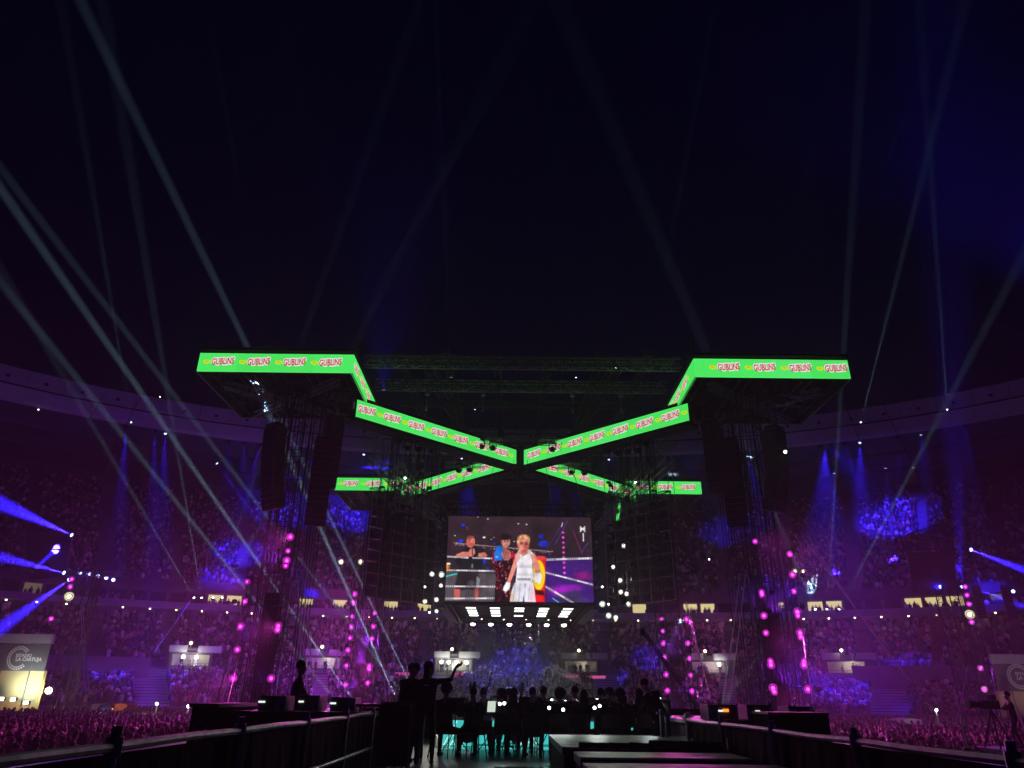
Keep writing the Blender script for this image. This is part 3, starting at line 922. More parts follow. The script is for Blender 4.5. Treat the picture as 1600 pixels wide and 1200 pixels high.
GB = 'pale beam lights on the parapet'
GS = 'pale beam lights on the floor around the stage'
GR = 'pale beam lights on the roof structure'
PB = 2.6e6
BEAMS = [
    (303, 934, 104, 30, 470, 70, 1.12, 1.65, GB, 'first pale beam light on the left box parapet, beam leaning far left'),
    (315, 934, 104, 215, 330, 70, 1.26, 1.65, GB, 'second pale beam light on the left box parapet, beam rising steeply left'),
    (333, 934, 104, 402, 735, 92, 0.441, 1.50, GB, 'third pale beam light on the left box parapet, beam leaning right behind the speakers'),
    (347, 934, 104, 397, 838, 96, 0.378, 1.50, GB, 'fourth pale beam light on the left box parapet, short beam leaning right'),
    (1274, 952, 104, 1236, 862, 92, 0.392, 1.50, GB, 'inner pale beam light on the right box parapet, beam leaning left'),
    (1292, 952, 104, 1332, 330, 70, 1.26, 1.50, GB, 'middle pale beam light on the right box parapet, beam rising almost straight'),
    (1311, 952, 104, 1625, 350, 66, 1.82, 1.65, GB, 'outer pale beam light on the right box parapet, beam leaning far right'),
    (556, 1100, 70, -60, 206, 38, 10.980, 1.03, GS, 'strong pale beam light left of the stage, its wide beam crossing to the upper left'),
    (527, 1098, 66, -60, 366, 40, 5.522, 1.11, GS, 'pale beam light left of the stage with the lower of two parallel beams'),
    (622, 1098, 80, 440, 690, 60, 7.691, 1.28, GS, 'pale beam light behind the leaning couple, beam passing below the speaker column'),
    (655, 1098, 82, 545, 870, 76, 8.862, 1.18, GS, 'pale beam light behind the pointing woman, short bright beam'),
    (640, 1098, 84, 500, 915, 80, 8.460, 1.07, GS, 'faint beam light behind the leaning couple, low slanting beam'),
    (742, 640, 74, 676, 180, 60, 0.14, 1.29, GR, 'beam light on the top roof truss, beam rising slightly left'),
    (556, 556, 60, 720, 240, 60, 0.012, 1.19, GR, 'beam light at the inner corner of the left roof cap, faint beam rising right'),
    (470, 545, 58, 300, 200, 55, 0.008, 1.19, GR, 'beam light on top of the left roof cap, faint beam rising left'),
    (962, 575, 66, 1075, 340, 60, 0.024, 1.49, GR, 'beam light on the roof truss right of centre, faint beam rising right'),
    (1082, 560, 62, 985, 300, 60, 0.012, 1.19, GR, 'beam light at the inner corner of the right roof cap, faint beam rising left'),
    (1322, 566, 62, 1560, 260, 58, 0.08, 1.49, GR, 'beam light at the outer corner of the right roof cap, faint beam rising right'),
    (1700, 565, 90, 1330, 410, 70, 0.06, 1.24, GR, 'beam light on the far right roof rim, faint beam crossing left'),
    (1124, 1104, 75, 1215, 985, 95, 1.23, 2.21, GS, 'faint beam light right of the stage, beam leaning right'),
    (1010, 1098, 80, 1105, 870, 95, 1.23, 1.89, GS, 'faint beam light behind the orchestra, long beam leaning right'),
    (880, 1095, 80, 960, 930, 95, 0.70, 1.89, GS, 'faint beam light behind the orchestra, short beam leaning right'),
    (-90, 640, 95, -20, 420, 60, 0.06, 1.49, GR, 'beam light on the far left roof rim, faint beam rising steeply'),
    (250, 620, 95, 95, 250, 60, 0.04, 1.49, GR, 'beam light on the left roof rim, faint beam rising left'),
]
for i_, (bx, by, bY, tx, ty, tY, k) in enumerate((
    (60, 640, 92, 10, 320, 60, 0.5), (205, 660, 94, 150, 330, 60, 0.35), (420, 560, 60, 380, 330, 56, 0.2), (520, 560, 60, 660, 330, 60, 0.25), (600, 575, 62, 540, 380, 58, 0.18), (705, 590, 64, 690, 240, 58, 0.3),
    (900, 590, 64, 880, 380, 58, 0.15), (1010, 580, 62, 1040, 420, 58, 0.25), (1180, 566, 60, 1220, 420, 56, 0.15), (1250, 566, 60, 1330, 380, 56, 0.25), (1345, 660, 94, 1400, 440, 66, 0.4), (1480, 640, 92, 1460, 350, 62, 0.3), (1560, 620, 90, 1500, 480, 70, 0.3))):
    BEAMS.append((bx, by, bY, tx, ty, tY, k, 1.2, GR, f'thin faint upward beam light on the roofs, {NTH0[i_]} from the left of its kind'))
for bx, by, bY, tx, ty, tY, k, ang, grp, lab in BEAMS:
    beam(bx, by, bY, tx, ty, tY, PB * k, ang, COOL, M['lens_cool'], lab, grp, 0.1 if grp == GR else 0.17)
# blue beams whose fans show in the haze
BLUE = (0.03, 0.012, 1.0)
GBL = 'blue beam lights around the left and right delay towers'
for bx, by, bY, tx, ty, tY, k, ang, lab in [
    (112, 836, 80, -160, 715, 62, 0.9, 9.0, 'blue beam light high on the left, fan spreading to the left edge'),
    (49, 893, 80, 268, 700, 112, 1.2, 7.5, 'blue beam light far left, broad fan rising to the right under the roof'),
    (100, 895, 82, -140, 835, 66, 0.8, 7.0, 'blue beam light left of the lamp arc, fan spreading to the left edge'),
    (108, 906, 82, -40, 1010, 70, 0.5, 7.0, 'blue beam light on the left delay tower, fan falling to the left'),
    (1503, 917, 82, 1492, 690, 68, 0.06, 6.5, 'blue beam light on the right delay tower, fan rising straight up'),
    (1517, 859, 80, 1760, 950, 64, 0.7, 6.0, 'blue beam light right of the dark side screen, fan falling right'),
    (1530, 921, 84, 1760, 1010, 70, 0.6, 6.0, 'blue beam light below the right fan, fan falling right'),
    (339, 724, 108, 415, 830, 112, 0.25, 5.0, 'blue lamp under the left roof rim aimed down to the right'),
    (1303, 739, 108, 1306, 900, 116, 0.25, 5.0, 'blue lamp under the right roof rim aimed straight down'),
    (1760, 520, 85, 1420, 120, 66, 0.014, 38.0, 'added blue light past the right edge, wide faint glow in the sky'),  # unseen wide lamp added for the blue glow in the sky
    (600, 610, 90, 610, 330, 84, 0.005, 42.0, 'added blue light hidden behind the roof trusses, wide faint glow in the sky'),  # added behind the trusses so that only its blue sky glow shows
    (1384, 731, 106, 1398, 900, 116, 0.25, 5.0, 'blue lamp under the right roof rim on a horizontal bar'),
]:
    beam(bx, by, bY, tx, ty, tY, PB * 3.2 * k, ang * 1.35, BLUE, M['lens_blue'], lab, GBL, 0.24)
for k, (x, y) in enumerate([(125, 895), (139, 897), (153, 900), (166, 903), (177, 906)]):
    p = at(x, y, 84)
    can_light(p, Vector((-p.x, -p.y, 2)), M['lens_blue'], f'{["first", "second", "third", "fourth", "last"][k]} blue lamp from the left in the curved row beside the left delay tower', 'curved row of blue lamps', 120, BLUE, 0.22)
for k, (x, y) in enumerate([(1469, 917), (1583, 924)]):
    p = at(x, y, 84)
    can_light(p, Vector((-p.x, -p.y, 2)), M['lens_blue'], ['small blue lamp below the dark side screen', 'small blue lamp right of the hanging speaker columns'][k], 'blue lamps on the right', 120, BLUE, 0.22)
# blue washes on parts of the crowd: lamps hung along the roof rim across the patch
def wash(px, py, Y, r_px, k=1.0):
    c = at(px, py, Y)
    th = math.atan2((max(0.0, (c.y - BY)) / BB) ** (BN / 2), math.copysign((abs(c.x - BX) / BA) ** (BN / 2), c.x - BX))
    s = bowl(th + random.choice((-0.05, 0.05)), 1.4, 38.5)
    dist = (c - s).length
    ang = math.degrees(2 * math.atan(r_px / F_PX * Y / dist)) * 1.25
    return s, c, ang, (14000 if Y < 113 else 8500) * k * dist * dist / 50.0
WASH = [(242, 1040, 98, 30, 1.3), (168, 1080, 94, 28, 1.2), (228, 1082, 92, 24, 1.0), (300, 1070, 98, 40, 0.4), (372, 915, 128, 38, 0.8), (345, 962, 118, 30, 0.9), (1420, 838, 132, 46, 1.2),
        (1468, 938, 112, 30, 0.9), (975, 829, 138, 15, 1.2), (815, 1037, 110, 34, 0.6), (775, 1062, 106, 50, 0.45), (955, 1058, 106, 18, 1.0), (1014, 1031, 111, 20, 1.0),
        (1024, 1052, 108, 14, 1.0), (1290, 1080, 97, 60, 1.1), (1350, 1108, 92, 46, 0.9), (1262, 1066, 100, 34, 0.7), (1403, 1080, 100, 20, 1.0), (1452, 1094, 98, 28, 0.9), (1553, 987, 104, 24, 0.9),
        (1200, 975, 117, 46, 0.35), (545, 792, 144, 42, 0.8), (606, 830, 138, 12, 0.8), (570, 812, 140, 30, 0.3), (1420, 1130, 90, 14, 0.8), (1150, 840, 138, 36, 0.25), (480, 1060, 106, 20, 0.7), (672, 1062, 108, 22, 0.5), (440, 800, 142, 40, 0.4)]
WASH.sort(key=lambda q: q[0])
NTH = ['first', 'second', 'third', 'fourth', 'fifth', 'sixth', 'seventh', 'eighth', 'ninth', 'tenth', 'eleventh', 'twelfth', 'thirteenth', 'fourteenth', 'fifteenth', 'sixteenth', 'seventeenth', 'eighteenth', 'nineteenth', 'twentieth', 'twenty-first', 'twenty-second', 'twenty-third', 'twenty-fourth', 'twenty-fifth', 'twenty-sixth', 'twenty-seventh', 'twenty-eighth', 'twenty-ninth', 'thirtieth', 'thirty-first']
for k, (x, y, Y, r, kk) in enumerate(WASH):
    s, c, ang, P_ = wash(x, y, Y, r, kk)
    can_light(s, c - s, M['lens_blue'] if k % 5 == 2 else M['window_dark'], f'small black wash lamp under the roof rim, {NTH[k]} from the left', 'blue wash lamps under the roof rim', P_, BLUE, 0.22, kind='SPOT', angle=ang * 1.4, blend=1.0, target=c, name='wash_lamp', cat='wash lamp')

# ------------------------------------------------------------------ stage roof: four caps on towers, crossed arms, hub
X0 = 0.9
ZB, ZT = 26.06, 27.61          # bottom and top of the LED band
roof = thing('stage_roof', (X0, 72.2, 0), 'huge black X shaped stage roof with four square corner caps over the ring', 'stage roof')
CAPS = [(-1, 50.0), (1, 50.0), (-1, 84.5), (1, 84.5)]
for sx, y0 in CAPS:
    xa, xb = X0 + sx * 13.3, X0 + sx * (25.35 if y0 < 60 else 22.4)
    xl, xr = min(xa, xb), max(xa, xb)
    mb = MB()
    for x in np.linspace(xl + 0.5, xr - 0.5, 5):
        mb.truss((x, y0 + 0.3, ZB + 0.75), (x, y0 + 9.8, ZB + 0.75), 0.7, 1.2)
    for y in np.linspace(y0 + 0.9, y0 + 9.6, 4):
        mb.truss((xl + 0.2, y, ZB + 0.75), (xr - 0.2, y, ZB + 0.75), 0.7, 1.2)
    cap = mb.build('cap_truss', M['trussdark'], roof)
    mb = MB()
    mb.box(((xl + xr) / 2, y0 + 5, ZT + 0.35), (xr - xl + 0.15, 10.2, 0.25))
    mb.box((xl + 0.08, y0 + 5, ZB + 0.8), (0.16, 9.9, 1.6)).box((xr - 0.08, y0 + 5, ZB + 0.8), (0.16, 9.9, 1.6)).box(((xl + xr) / 2, y0 + 9.95, ZB + 0.8), (xr - xl - 0.1, 0.16, 1.6))
    mb.box(((xl + xr) / 2, y0 + 0.22, ZB + 0.77), (xr - xl - 0.4, 0.2, 1.6))
    mb.build('cap_skin', M['black'], roof)
    # edge rails that catch the light
    mb = MB()
    mb.tube((xl, y0, ZB - 0.05), (xl, y0 + 10, ZB - 0.05), 0.04).tube((xr, y0, ZB - 0.05), (xr, y0 + 10, ZB - 0.05), 0.04).tube((xl, y0 + 10, ZB - 0.05), (xr, y0 + 10, ZB - 0.05), 0.04)
    for t in (0.3, 0.36, 0.7, 0.76):
        x = xl + (xr - xl) * t
        mb.tube((x, y0 + 0.4, ZB - 0.1), (x, y0 + 9.6, ZB - 0.1), 0.035)
    mb.build('edge_rail', M['steel'], roof)
    if y0 < 60:   # plant on top of the near caps
        mb = MB()
        for k in range(5):
            x = xl + 1.5 + 9 * k / 4
            mb.truss((x, y0 + 3 + (k % 2) * 3, ZT + 0.5), (x + random.uniform(-1, 1), y0 + 4 + (k % 2) * 3, ZT + 1.4 + random.random() * 1.0), 0.5)
        mb.tube((xl + 1, y0 + 2, ZT + 0.8), (xr - 1, y0 + 2, ZT + 0.8), 0.05).tube((xl + 1, y0 + 7, ZT + 2.2), (xr - 2, y0 + 7, ZT + 2.0), 0.05)
        mb.build('top_rigging', M['trussdark'], roof)
ZA = 24.45
HUB = Vector((X0, 68.5, ZA))
for sx in (-1, 1):
    for yy in (55.3, 82.2):
        a, b = Vector((X0 + sx * 13.9, yy, ZA + 0.8)), HUB + Vector((sx * 0.25, (-0.2 if yy < 70 else 0.2), 0.8))
        back = Vector((0, 0.9, 0))
        mb = MB()
        mb.truss(a + back, b + back, 1.2, 1.2, r=0.05)
        mb.build('arm_truss', M['trussdark'], roof)
        d = (b - a).normalized()
        s = Vector((d.y, -d.x, 0))
        if s.y > 0: s = -s
        mb = MB()
        mb.box((a + b) / 2 - s * 0.12, ((b - a).length, 0.16, 1.56), (d, -s, Vector((0, 0, 1))))
        mb.box((a + b) / 2 - s * 0.7 + Vector((0, 0, -0.95)), ((b - a).length, 1.5, 0.28), (d, -s, Vector((0, 0, 1))))
        mb.box((a + b) / 2 - s * 0.8 + Vector((0, 0, 1.0)), ((b - a).length, 1.2, 0.3), (d, -s, Vector((0, 0, 1))))
        mb.build('arm_skin', M['black'], roof)
MB().box(HUB + Vector((0, 0, 0.7)), (0.75, 0.75, 2.6)).tube(HUB + Vector((0, 0, -6.2)), HUB, 0.07, 6).build('hub', M['black'], roof)
# straight trusses that tie the caps together
TIES = [((X0 - 13.3, 54, 28.9), (X0 + 13.3, 54, 28.9), 0.75), ((X0 - 13.3, 59.5, 29.2), (X0 + 13.3, 59.5, 29.2), 0.8),
        ((X0 - 9, 84, 29.4), (X0 + 9, 84, 29.4), 0.9), ((X0 - 13.3, 90, 29.4), (X0 + 13.3, 90, 29.4), 0.8), ((X0 - 7, 71.5, 27.9), (X0 + 7, 71.5, 27.9), 0.8)]
for a, b, w in TIES:
    MB().truss(a, b, w, w, r=0.05, rb=0.028).build('tie_truss', M['steel'], roof)
for sx in (-1, 1):
    MB().truss((X0 + sx * 8.2, 54, 29.2), (X0 + sx * 4.8, 84, 29.6), 0.8, 0.8).build('tie_truss', M['trussdark'], roof)
# dense dark rigging between and on top of the caps
for k in range(7):
    y = 52 + 5.6 * k
    MB().truss((X0 - 12.6 + 0.5 * k, y, 28.2 + 0.35 * (k % 3)), (X0 + 12.6 - 0.5 * k, y, 28.2 + 0.35 * (k % 3)), 0.6, 0.6, r=0.045, rb=0.025).build('tie_truss', M['trussdark'], roof)
for x in (-10.5, -6.5, -2.2, 2.2, 6.5, 10.5):
    MB().truss((X0 + x, 53, 29.6), (X0 + x * 0.9, 88, 29.8), 0.55, 0.55, r=0.045, rb=0.022).build('tie_truss', M['trussdark'], roof)
for sx in (-1, 1):
    for k in range(5):
        x, y = X0 + sx * (13.6 + 2.6 * k), 51.5 + (k % 3) * 2.4
        MB().truss((x, y, ZT + 0.4), (x + sx * random.uniform(-0.6, 0.6), y + 0.6, ZT + 1.6 + random.random() * 1.6), 0.5, 0.5, r=0.04, rb=0.02).build('top_post', M['trussdark'], roof)
        MB().box((x + sx * 1.2, y + 1.0, ZT + 0.9), (random.uniform(0.5, 1.3), 0.8, random.uniform(0.5, 0.9))).build('top_crate', M['black'], roof)
    for k in range(9):
        x, y = X0 + sx * random.uniform(14.2, 23), random.uniform(51.5, 59)
        MB().box((x, y, ZB - random.uniform(0.25, 0.8)), (random.uniform(0.3, 0.9), 0.5, random.uniform(0.3, 0.9))).build('under_fitting', M['blackpaint'], roof)
    MB().truss((X0 + sx * 14.6, 50.8, ZB - 0.4), (X0 + sx * 23.5, 58.5, ZB - 0.4), 0.5, 0.5, r=0.04, rb=0.02).truss((X0 + sx * 23.5, 51.5, ZB - 0.5), (X0 + sx * 15.5, 58.8, ZB - 0.5), 0.5, 0.5, r=0.04, rb=0.02).build('under_truss', M['steel'], roof)
# chain hoists on the ties
for x in (-8.6, -3.5, 4.6, 9.0):
    mb = MB().box((X0 + x, 59.5, 28.5), (0.35, 0.3, 0.5)).tube((X0 + x, 59.5, 28.2), (X0 + x, 59.5, 26.8), 0.03)
    mb.box((X0 + x, 59.5, 26.9), (0.2, 0.2, 0.35)).build('chain_hoist', M['steel'], roof)

# side trusses running from the near to the far caps, with hanging lamps
for sx, name in ((-1, 'left'), (1, 'right')):
    for z, xx, xe, wd, lab in ((24.6, 13.6, 10.8, 0.9, 'upper'), (22.3, 13.2, 9.4, 0.7, 'lower')):
        a, b = Vector((X0 + sx * xx, 60.2, z)), Vector((X0 + sx * xe, 84, z - 0.6))
        t = thing('side_truss', a, f'{lab} aluminium truss slanting inward under the {name} side of the stage roof', 'truss', 'side trusses under the stage roof')
        MB().truss(a, b, wd, wd, r=0.05, rb=0.026).build('chords', M['alu'] if lab == 'lower' else M['steel'], t)
        mb = MB()
        for k in range(4):
            p = a.lerp(b, k / 3)
            mb.tube(p + Vector((0, 0, wd / 2)), (p.x, p.y, ZB + 0.2), 0.025)
        mb.build('hanger', M['cable'], t)
def hanging_lamp(p, label, big=0.42):
    """moving head hung from its base: base box, yoke arms, round head"""
    p = Vector(p)
    t = thing('moving_head', p, label, 'moving light', 'moving lights hanging below the roof arms')
    MB().box(p + Vector((0, 0, big * 1.6)), (big * 1.3, big * 0.9, big * 0.4)).tube(p + Vector((0, 0, big * 1.8)), p + Vector((0, 0, big * 3)), 0.03).build('base', M['black'], t)
    MB().box(p + Vector((-big * 0.75, 0, big * 0.75)), (big * 0.2, big * 0.5, big * 1.7)).box(p + Vector((big * 0.75, 0, big * 0.75)), (big * 0.2, big * 0.5, big * 1.7)).build('yoke', M['black'], t)
    MB().lathe(p + Vector((0, -0.1, big * 0.55)), (0, 0.25, -1), [(0, big * 0.3), (big * 0.25, big * 0.62), (big * 1.0, big * 0.66), (big * 1.2, big * 0.5)], 10).build('head', M['blackpaint'], t)
    return t
HL = [(752, 698, 65, 'left of the two moving lights in front of the near left arm'), (770, 700, 65, 'right of the two moving lights in front of the near left arm'),
      (863, 702, 65, 'left of the two moving lights in front of the near right arm'), (881, 704, 65, 'right of the two moving lights in front of the near right arm'),
      (717, 735, 72, 'left of the two moving lights before the far left arm'), (734, 734, 72, 'right of the two moving lights before the far left arm'),
      (893, 738, 72, 'left of the two moving lights before the far right arm'), (913, 739, 72, 'right of the two moving lights before the far right arm'),
      (803, 737, 67, 'left moving light under the hub of the X'), (824, 738, 67, 'right moving light under the hub of the X'),
      (622, 690, 59, 'outermost moving light below the near left arm'), (637, 700, 60, 'second moving light below the near left arm'), (654, 702, 60, 'third moving light below the near left arm'), (675, 705, 62, 'fourth moving light below the near left arm'),
      (949, 705, 62, 'innermost moving light below the near right arm'), (965, 708, 62, 'second moving light below the near right arm from the hub'), (980, 706, 60, 'third moving light below the near right arm from the hub'), (996, 704, 60, 'fourth moving light below the near right arm from the hub'), (1008, 693, 59, 'outermost moving light below the near right arm'),
      (596, 770, 80, 'left of two moving lights before the far left cap band'), (620, 768, 80, 'right of two moving lights before the far left cap band'), (1022, 776, 80, 'left of two moving lights before the far right cap band'), (1044, 777, 80, 'right of two moving lights before the far right cap band')]
for x, y, Y, lab in HL:
    hanging_lamp(at(x, y, Y), lab)
for sx, nm in ((-1, 'left'), (1, 'right')):
    for Y, w_ in ((65.0, 'near'), (72.0, 'far')):
        z = at(760, 690 if Y < 70 else 727, Y).z
        xc = X0 + sx * (4.3 if Y < 70 else 5.0)
        t = thing('lamp_bar', (xc, Y, z), f'short horizontal truss bar carrying moving lights, {w_} {nm} of the hub', 'truss', 'lamp bars near the hub')
        MB().truss((xc - 2.6, Y, z), (xc + 2.6, Y, z), 0.5, 0.5, r=0.035, rb=0.02).build('chords', M['steel'], t)
        MB().tube((xc - 1.8, Y, z), (xc - 1.8, Y, ZB + 0.4), 0.025).tube((xc + 1.8, Y, z), (xc + 1.8, Y, ZB + 0.4), 0.025).build('hanger', M['cable'], t)

# ------------------------------------------------------------------ green LED bands with their repeated wordmark
def wordmark_meshes(h):
    """outline plate, letters, lemon badge drawn about the origin; h = band height"""
    out = {}
    cs = h * 0.52
    red = text_mesh('GUBLiNS', cs, 0.014 * h, 0.10)
    wh = text_mesh('GUBLiNS', cs, 0.072 * h, 0.10)
    bm = bmesh.new()
    pts = []
    n = 14
    for i in range(n):
        a = 2 * math.pi * i / n
        pts.append(bm.verts.new((math.cos(a) * h * 0.20, math.sin(a) * h * 0.125 + 0.02 * h * math.cos(2 * a), 0)))
    bm.faces.new(pts)
    bad = bpy.data.meshes.new('lemon_badge'); bm.to_mesh(bad); bm.free()
    bm = bmesh.new()
    bm.faces.new([bm.verts.new((math.cos(2 * math.pi * i / 10) * h * 0.085, math.sin(2 * math.pi * i / 10) * h * 0.05, 0)) for i in range(10)])
    cen = bpy.data.meshes.new('badge_centre'); bm.to_mesh(cen); bm.free()
    xs = [v.co.x for v in red.vertices]
    sq = 1.12 * h / (max(xs) - min(xs))
    for me in (red, wh):
        me.transform(Matrix.Diagonal((sq, 0.95, 1, 1)))
    for me, rot in ((red, R(4)), (wh, R(4)), (bad, 0), (cen, 0)):
        me.transform(Matrix.Rotation(rot, 4, 'Z'))
    red.materials.append(M['red']); wh.materials.append(M['whiteled']); bad.materials.append(M['yellowled']); cen.materials.append(M['orangeled'])
    return red, wh, bad, cen
WM = wordmark_meshes(ZT - ZB)
def led_band(a, b, label, first, step, n):
    """a, b: bottom corners as seen from the front, left to right"""
    a, b = Vector(a), Vector(b)
    d = (b - a).normalized()
    L = (b - a).length
    N = d.cross(Vector((0, 0, 1)))
    H = ZT - ZB
    t = thing('led_band', (a + b) / 2, label, 'LED band', 'green LED bands round the stage roof')
    np_ = max(2, round(L / 3.0))
    for k in range(np_):
        p = a + d * (L * (k + 0.5) / np_) + Vector((0, 0, H / 2))
        MB().box(p - N * 0.06, (L / np_ - 0.015, 0.12, H), (d, -N, Vector((0, 0, 1)))).build('led_panel', M[random.choice(('green', 'green', 'green2', 'green3'))], t)
    for k in range(n):
        s = first + k * step
        for me, nm, dx, off in ((WM[1], 'wordmark_outline', 0.0, 0.012), (WM[0], 'wordmark', 0.0, 0.024), (WM[2], 'lemon_badge', -0.80, 0.012), (WM[3], 'badge_centre', -0.80, 0.024)):
            c = s + dx * H
            half = 0.62 * H if dx == 0 else 0.2 * H
            if c - half < 0.02 or c + half > L - 0.02:
                continue
            flat_obj(nm, me, None, t, a + d * c + Vector((0, 0, H * 0.53)), d, (0, 0, 1), off)
    return t
y_ = 50.0
led_band((X0 - 25.35, y_, ZB), (X0 - 13.3, y_, ZB), 'long green LED band across the front of the near left roof cap', 1.9, 2.79, 4)
led_band((X0 - 13.29, y_ + 0.02, ZB), (X0 - 13.29, 59.9, ZB), 'steep foreshortened green LED band on the inner side of the near left roof cap', 1.3, 2.6, 4)
led_band((X0 + 13.3, y_, ZB), (X0 + 25.35, y_, ZB), 'long green LED band across the front of the near right roof cap', 2.65, 2.79, 4)
led_band((X0 + 13.29, 59.9, ZB), (X0 + 13.29, y_ + 0.02, ZB), 'steep foreshortened green LED band on the inner side of the near right roof cap', 1.3, 2.6, 4)
led_band((X0 - 13.9, 55.3, ZA), (X0 - 0.25, 68.3, ZA), 'slanting green LED band on the near left arm of the X', 1.0, 2.6, 8)
led_band((X0 + 0.25, 68.3, ZA), (X0 + 13.9, 55.3, ZA), 'slanting green LED band on the near right arm of the X', 1.5, 2.6, 8)
led_band((X0 - 13.9, 82.2, ZA), (X0 - 0.25, 68.7, ZA), 'lower slanting green LED band on the far left arm of the X', 1.3, 2.6, 7)
led_band((X0 + 0.25, 68.7, ZA), (X0 + 13.9, 82.2, ZA), 'lower slanting green LED band on the far right arm of the X', 1.9, 2.6, 7)
led_band((X0 - 22.4, 84.4, ZB), (X0 - 13.3, 84.4, ZB), 'short flat green LED band on the far left roof cap beside the speaker column', 1.9, 2.79, 4)
led_band((X0 + 13.3, 84.4, ZB), (X0 + 22.4, 84.4, ZB), 'short flat green LED band on the far right roof cap beside the speaker column', 1.9, 2.79, 4)

# ------------------------------------------------------------------ stage towers
TN = {(-1, 0): 'near left', (1, 0): 'near right', (-1, 1): 'far left', (1, 1): 'far right'}
for sx in (-1, 1):
    for far in (0, 1):
        Y = 53.5 if not far else 88.5
        xs = sorted(l[0] for l in LADDERS if (l[0] > 0) == (sx > 0) and (l[1] > 60) == bool(far))
        xc = sum(xs) / 2
        t = thing('stage_tower', (xc, Y, 0), f'dark lattice tower under the {TN[(sx, far)]} roof cap with magenta lamps on its sides', 'stage tower', 'lattice towers carrying the stage roof')
        MB().truss((xc, Y, 0), (xc, Y, ZB + 0.2), 1.7, 1.7, r=0.08, rb=0.035).build('mast', M['trussdark'], t)
        MB().truss((xc + 1.0 * sx * -1, Y + 2.2, 0), (xc - 1.0 * sx, Y + 2.2, ZB), 0.8, 0.8, r=0.05, rb=0.025).build('rear_mast', M['trussdark'], t)
        mb = MB()
        for k in range(6):
            mb.tube((xc - 0.7 + 0.28 * k, Y - 0.95, 0.5), (xc - 0.7 + 0.28 * k, Y - 0.95, ZB), 0.04, 4)
        for k in range(5):
            mb.tube((xc + sx * (-1.6 - 0.22 * k), Y + 1.2, 1.0), (xc + sx * (-1.6 - 0.22 * k), Y + 1.0, ZB), 0.035, 4)
        mb.build('cable_bundle', M['black'], t)
        MB().box((xc, Y, 0.5), (4.4, 4.4, 1.0)).build('base_ballast', M['case'], t)
        for xl in xs:
            zt = max(l[2] for l in LADDERS if l[0] == xl) + 0.5
            mb = MB().truss((xl, Y - 1.55, 0), (xl, Y - 1.55, max(zt, 9)), 0.4, 0.4, r=0.03, rb=0.018)
            for z in np.arange(1.5, zt, 2.5):
                mb.tube((xl, Y - 1.5, z), (xc, Y, z), 0.04, 4)
            mb.build('lamp_ladder', M['trussdark'], t)
        # dark drape hung low inside the tower
        MB().box((xc, Y + 0.3, 5.5), (1.3, 0.08, 9)).build('drape', M['cloth'], t)

# ------------------------------------------------------------------ line arrays
def line_array(top, n, w, hbox, dep, curve, yaw, label, group, lean=0.0):
    top = Vector(top)
    t = thing('line_array', top, label, 'speaker column', group)
    ang = R(lean)
    fwd0 = Vector((math.sin(yaw), -math.cos(yaw), 0))
    side = Vector((math.cos(yaw), math.sin(yaw), 0))
    p = top.copy()
    MB().box(p + Vector((0, 0, 0.15)), (w * 0.9, dep * 0.9, 0.18), (side, -fwd0, Vector((0, 0, 1)))).tube(p + side * w * 0.35, p + side * w * 0.35 + Vector((0, 0, ZB - p.z + 0.3)), 0.04).tube(p - side * w * 0.35, p - side * w * 0.35 + Vector((0, 0, ZB - p.z + 0.3)), 0.04).build('fly_bar', M['trussdark'], t)
    for k in range(n):
        ang += R(curve * (0.3 + 1.4 * k / n))
        fwd = (fwd0 * math.cos(ang) + Vector((0, 0, -1)) * math.sin(ang)).normalized()
        upd = side.cross(-fwd) * 1.0
        if upd.z < 0: upd = -upd
        c = p - upd * (hbox / 2)
        bx = MB().box(c - fwd * 0.05, (w, dep, hbox * 0.96), (side, -fwd, upd)).build('speaker_box', M['speakerside'], t)
        MB().box(c + fwd * (dep / 2 - 0.03), (w * 0.94, 0.04, hbox * 0.86), (side, -fwd, upd)).build('grille', M['speaker'], bx)
        p = p - upd * hbox
    return t
GA = 'curved line array speaker columns under the near caps'
line_array(at(430, 668, 51.4), 15, 1.5, 0.42, 1.0, 1.1, R(-38), 'outer black speaker column under the near left roof cap', GA, 2)
line_array(at(508, 690, 51.4), 15, 1.5, 0.42, 1.0, 1.5, R(18), 'inner curved black speaker column left of the near left tower\'s cables', GA, 0)
line_array(at(524, 655, 56.0), 14, 1.4, 0.42, 1.0, 0.9, R(30), 'speaker column half hidden behind the inner left speaker column', GA, 0)
line_array(at(1210, 672, 51.4), 15, 1.5, 0.42, 1.0, 1.1, R(38), 'outer black speaker column under the near right roof cap', GA, 2)
line_array(at(1138, 692, 51.4), 15, 1.5, 0.42, 1.0, 1.5, R(-18), 'inner curved black speaker column right of the near right tower\'s cables', GA, 0)
line_array(at(1110, 662, 56.0), 14, 1.4, 0.42, 1.0, 0.9, R(-30), 'speaker column half hidden behind the inner right speaker column', GA, 0)
for px, lab in ((1570, 'outer pale speaker column hanging right of the right delay tower'), (1524, 'inner speaker column hanging on the right delay tower')):
    o = line_array(at(px, 918, 80), 10, 0.9, 0.32, 0.6, 2.0, R(-30), lab, 'speaker columns of the right delay tower', 0)

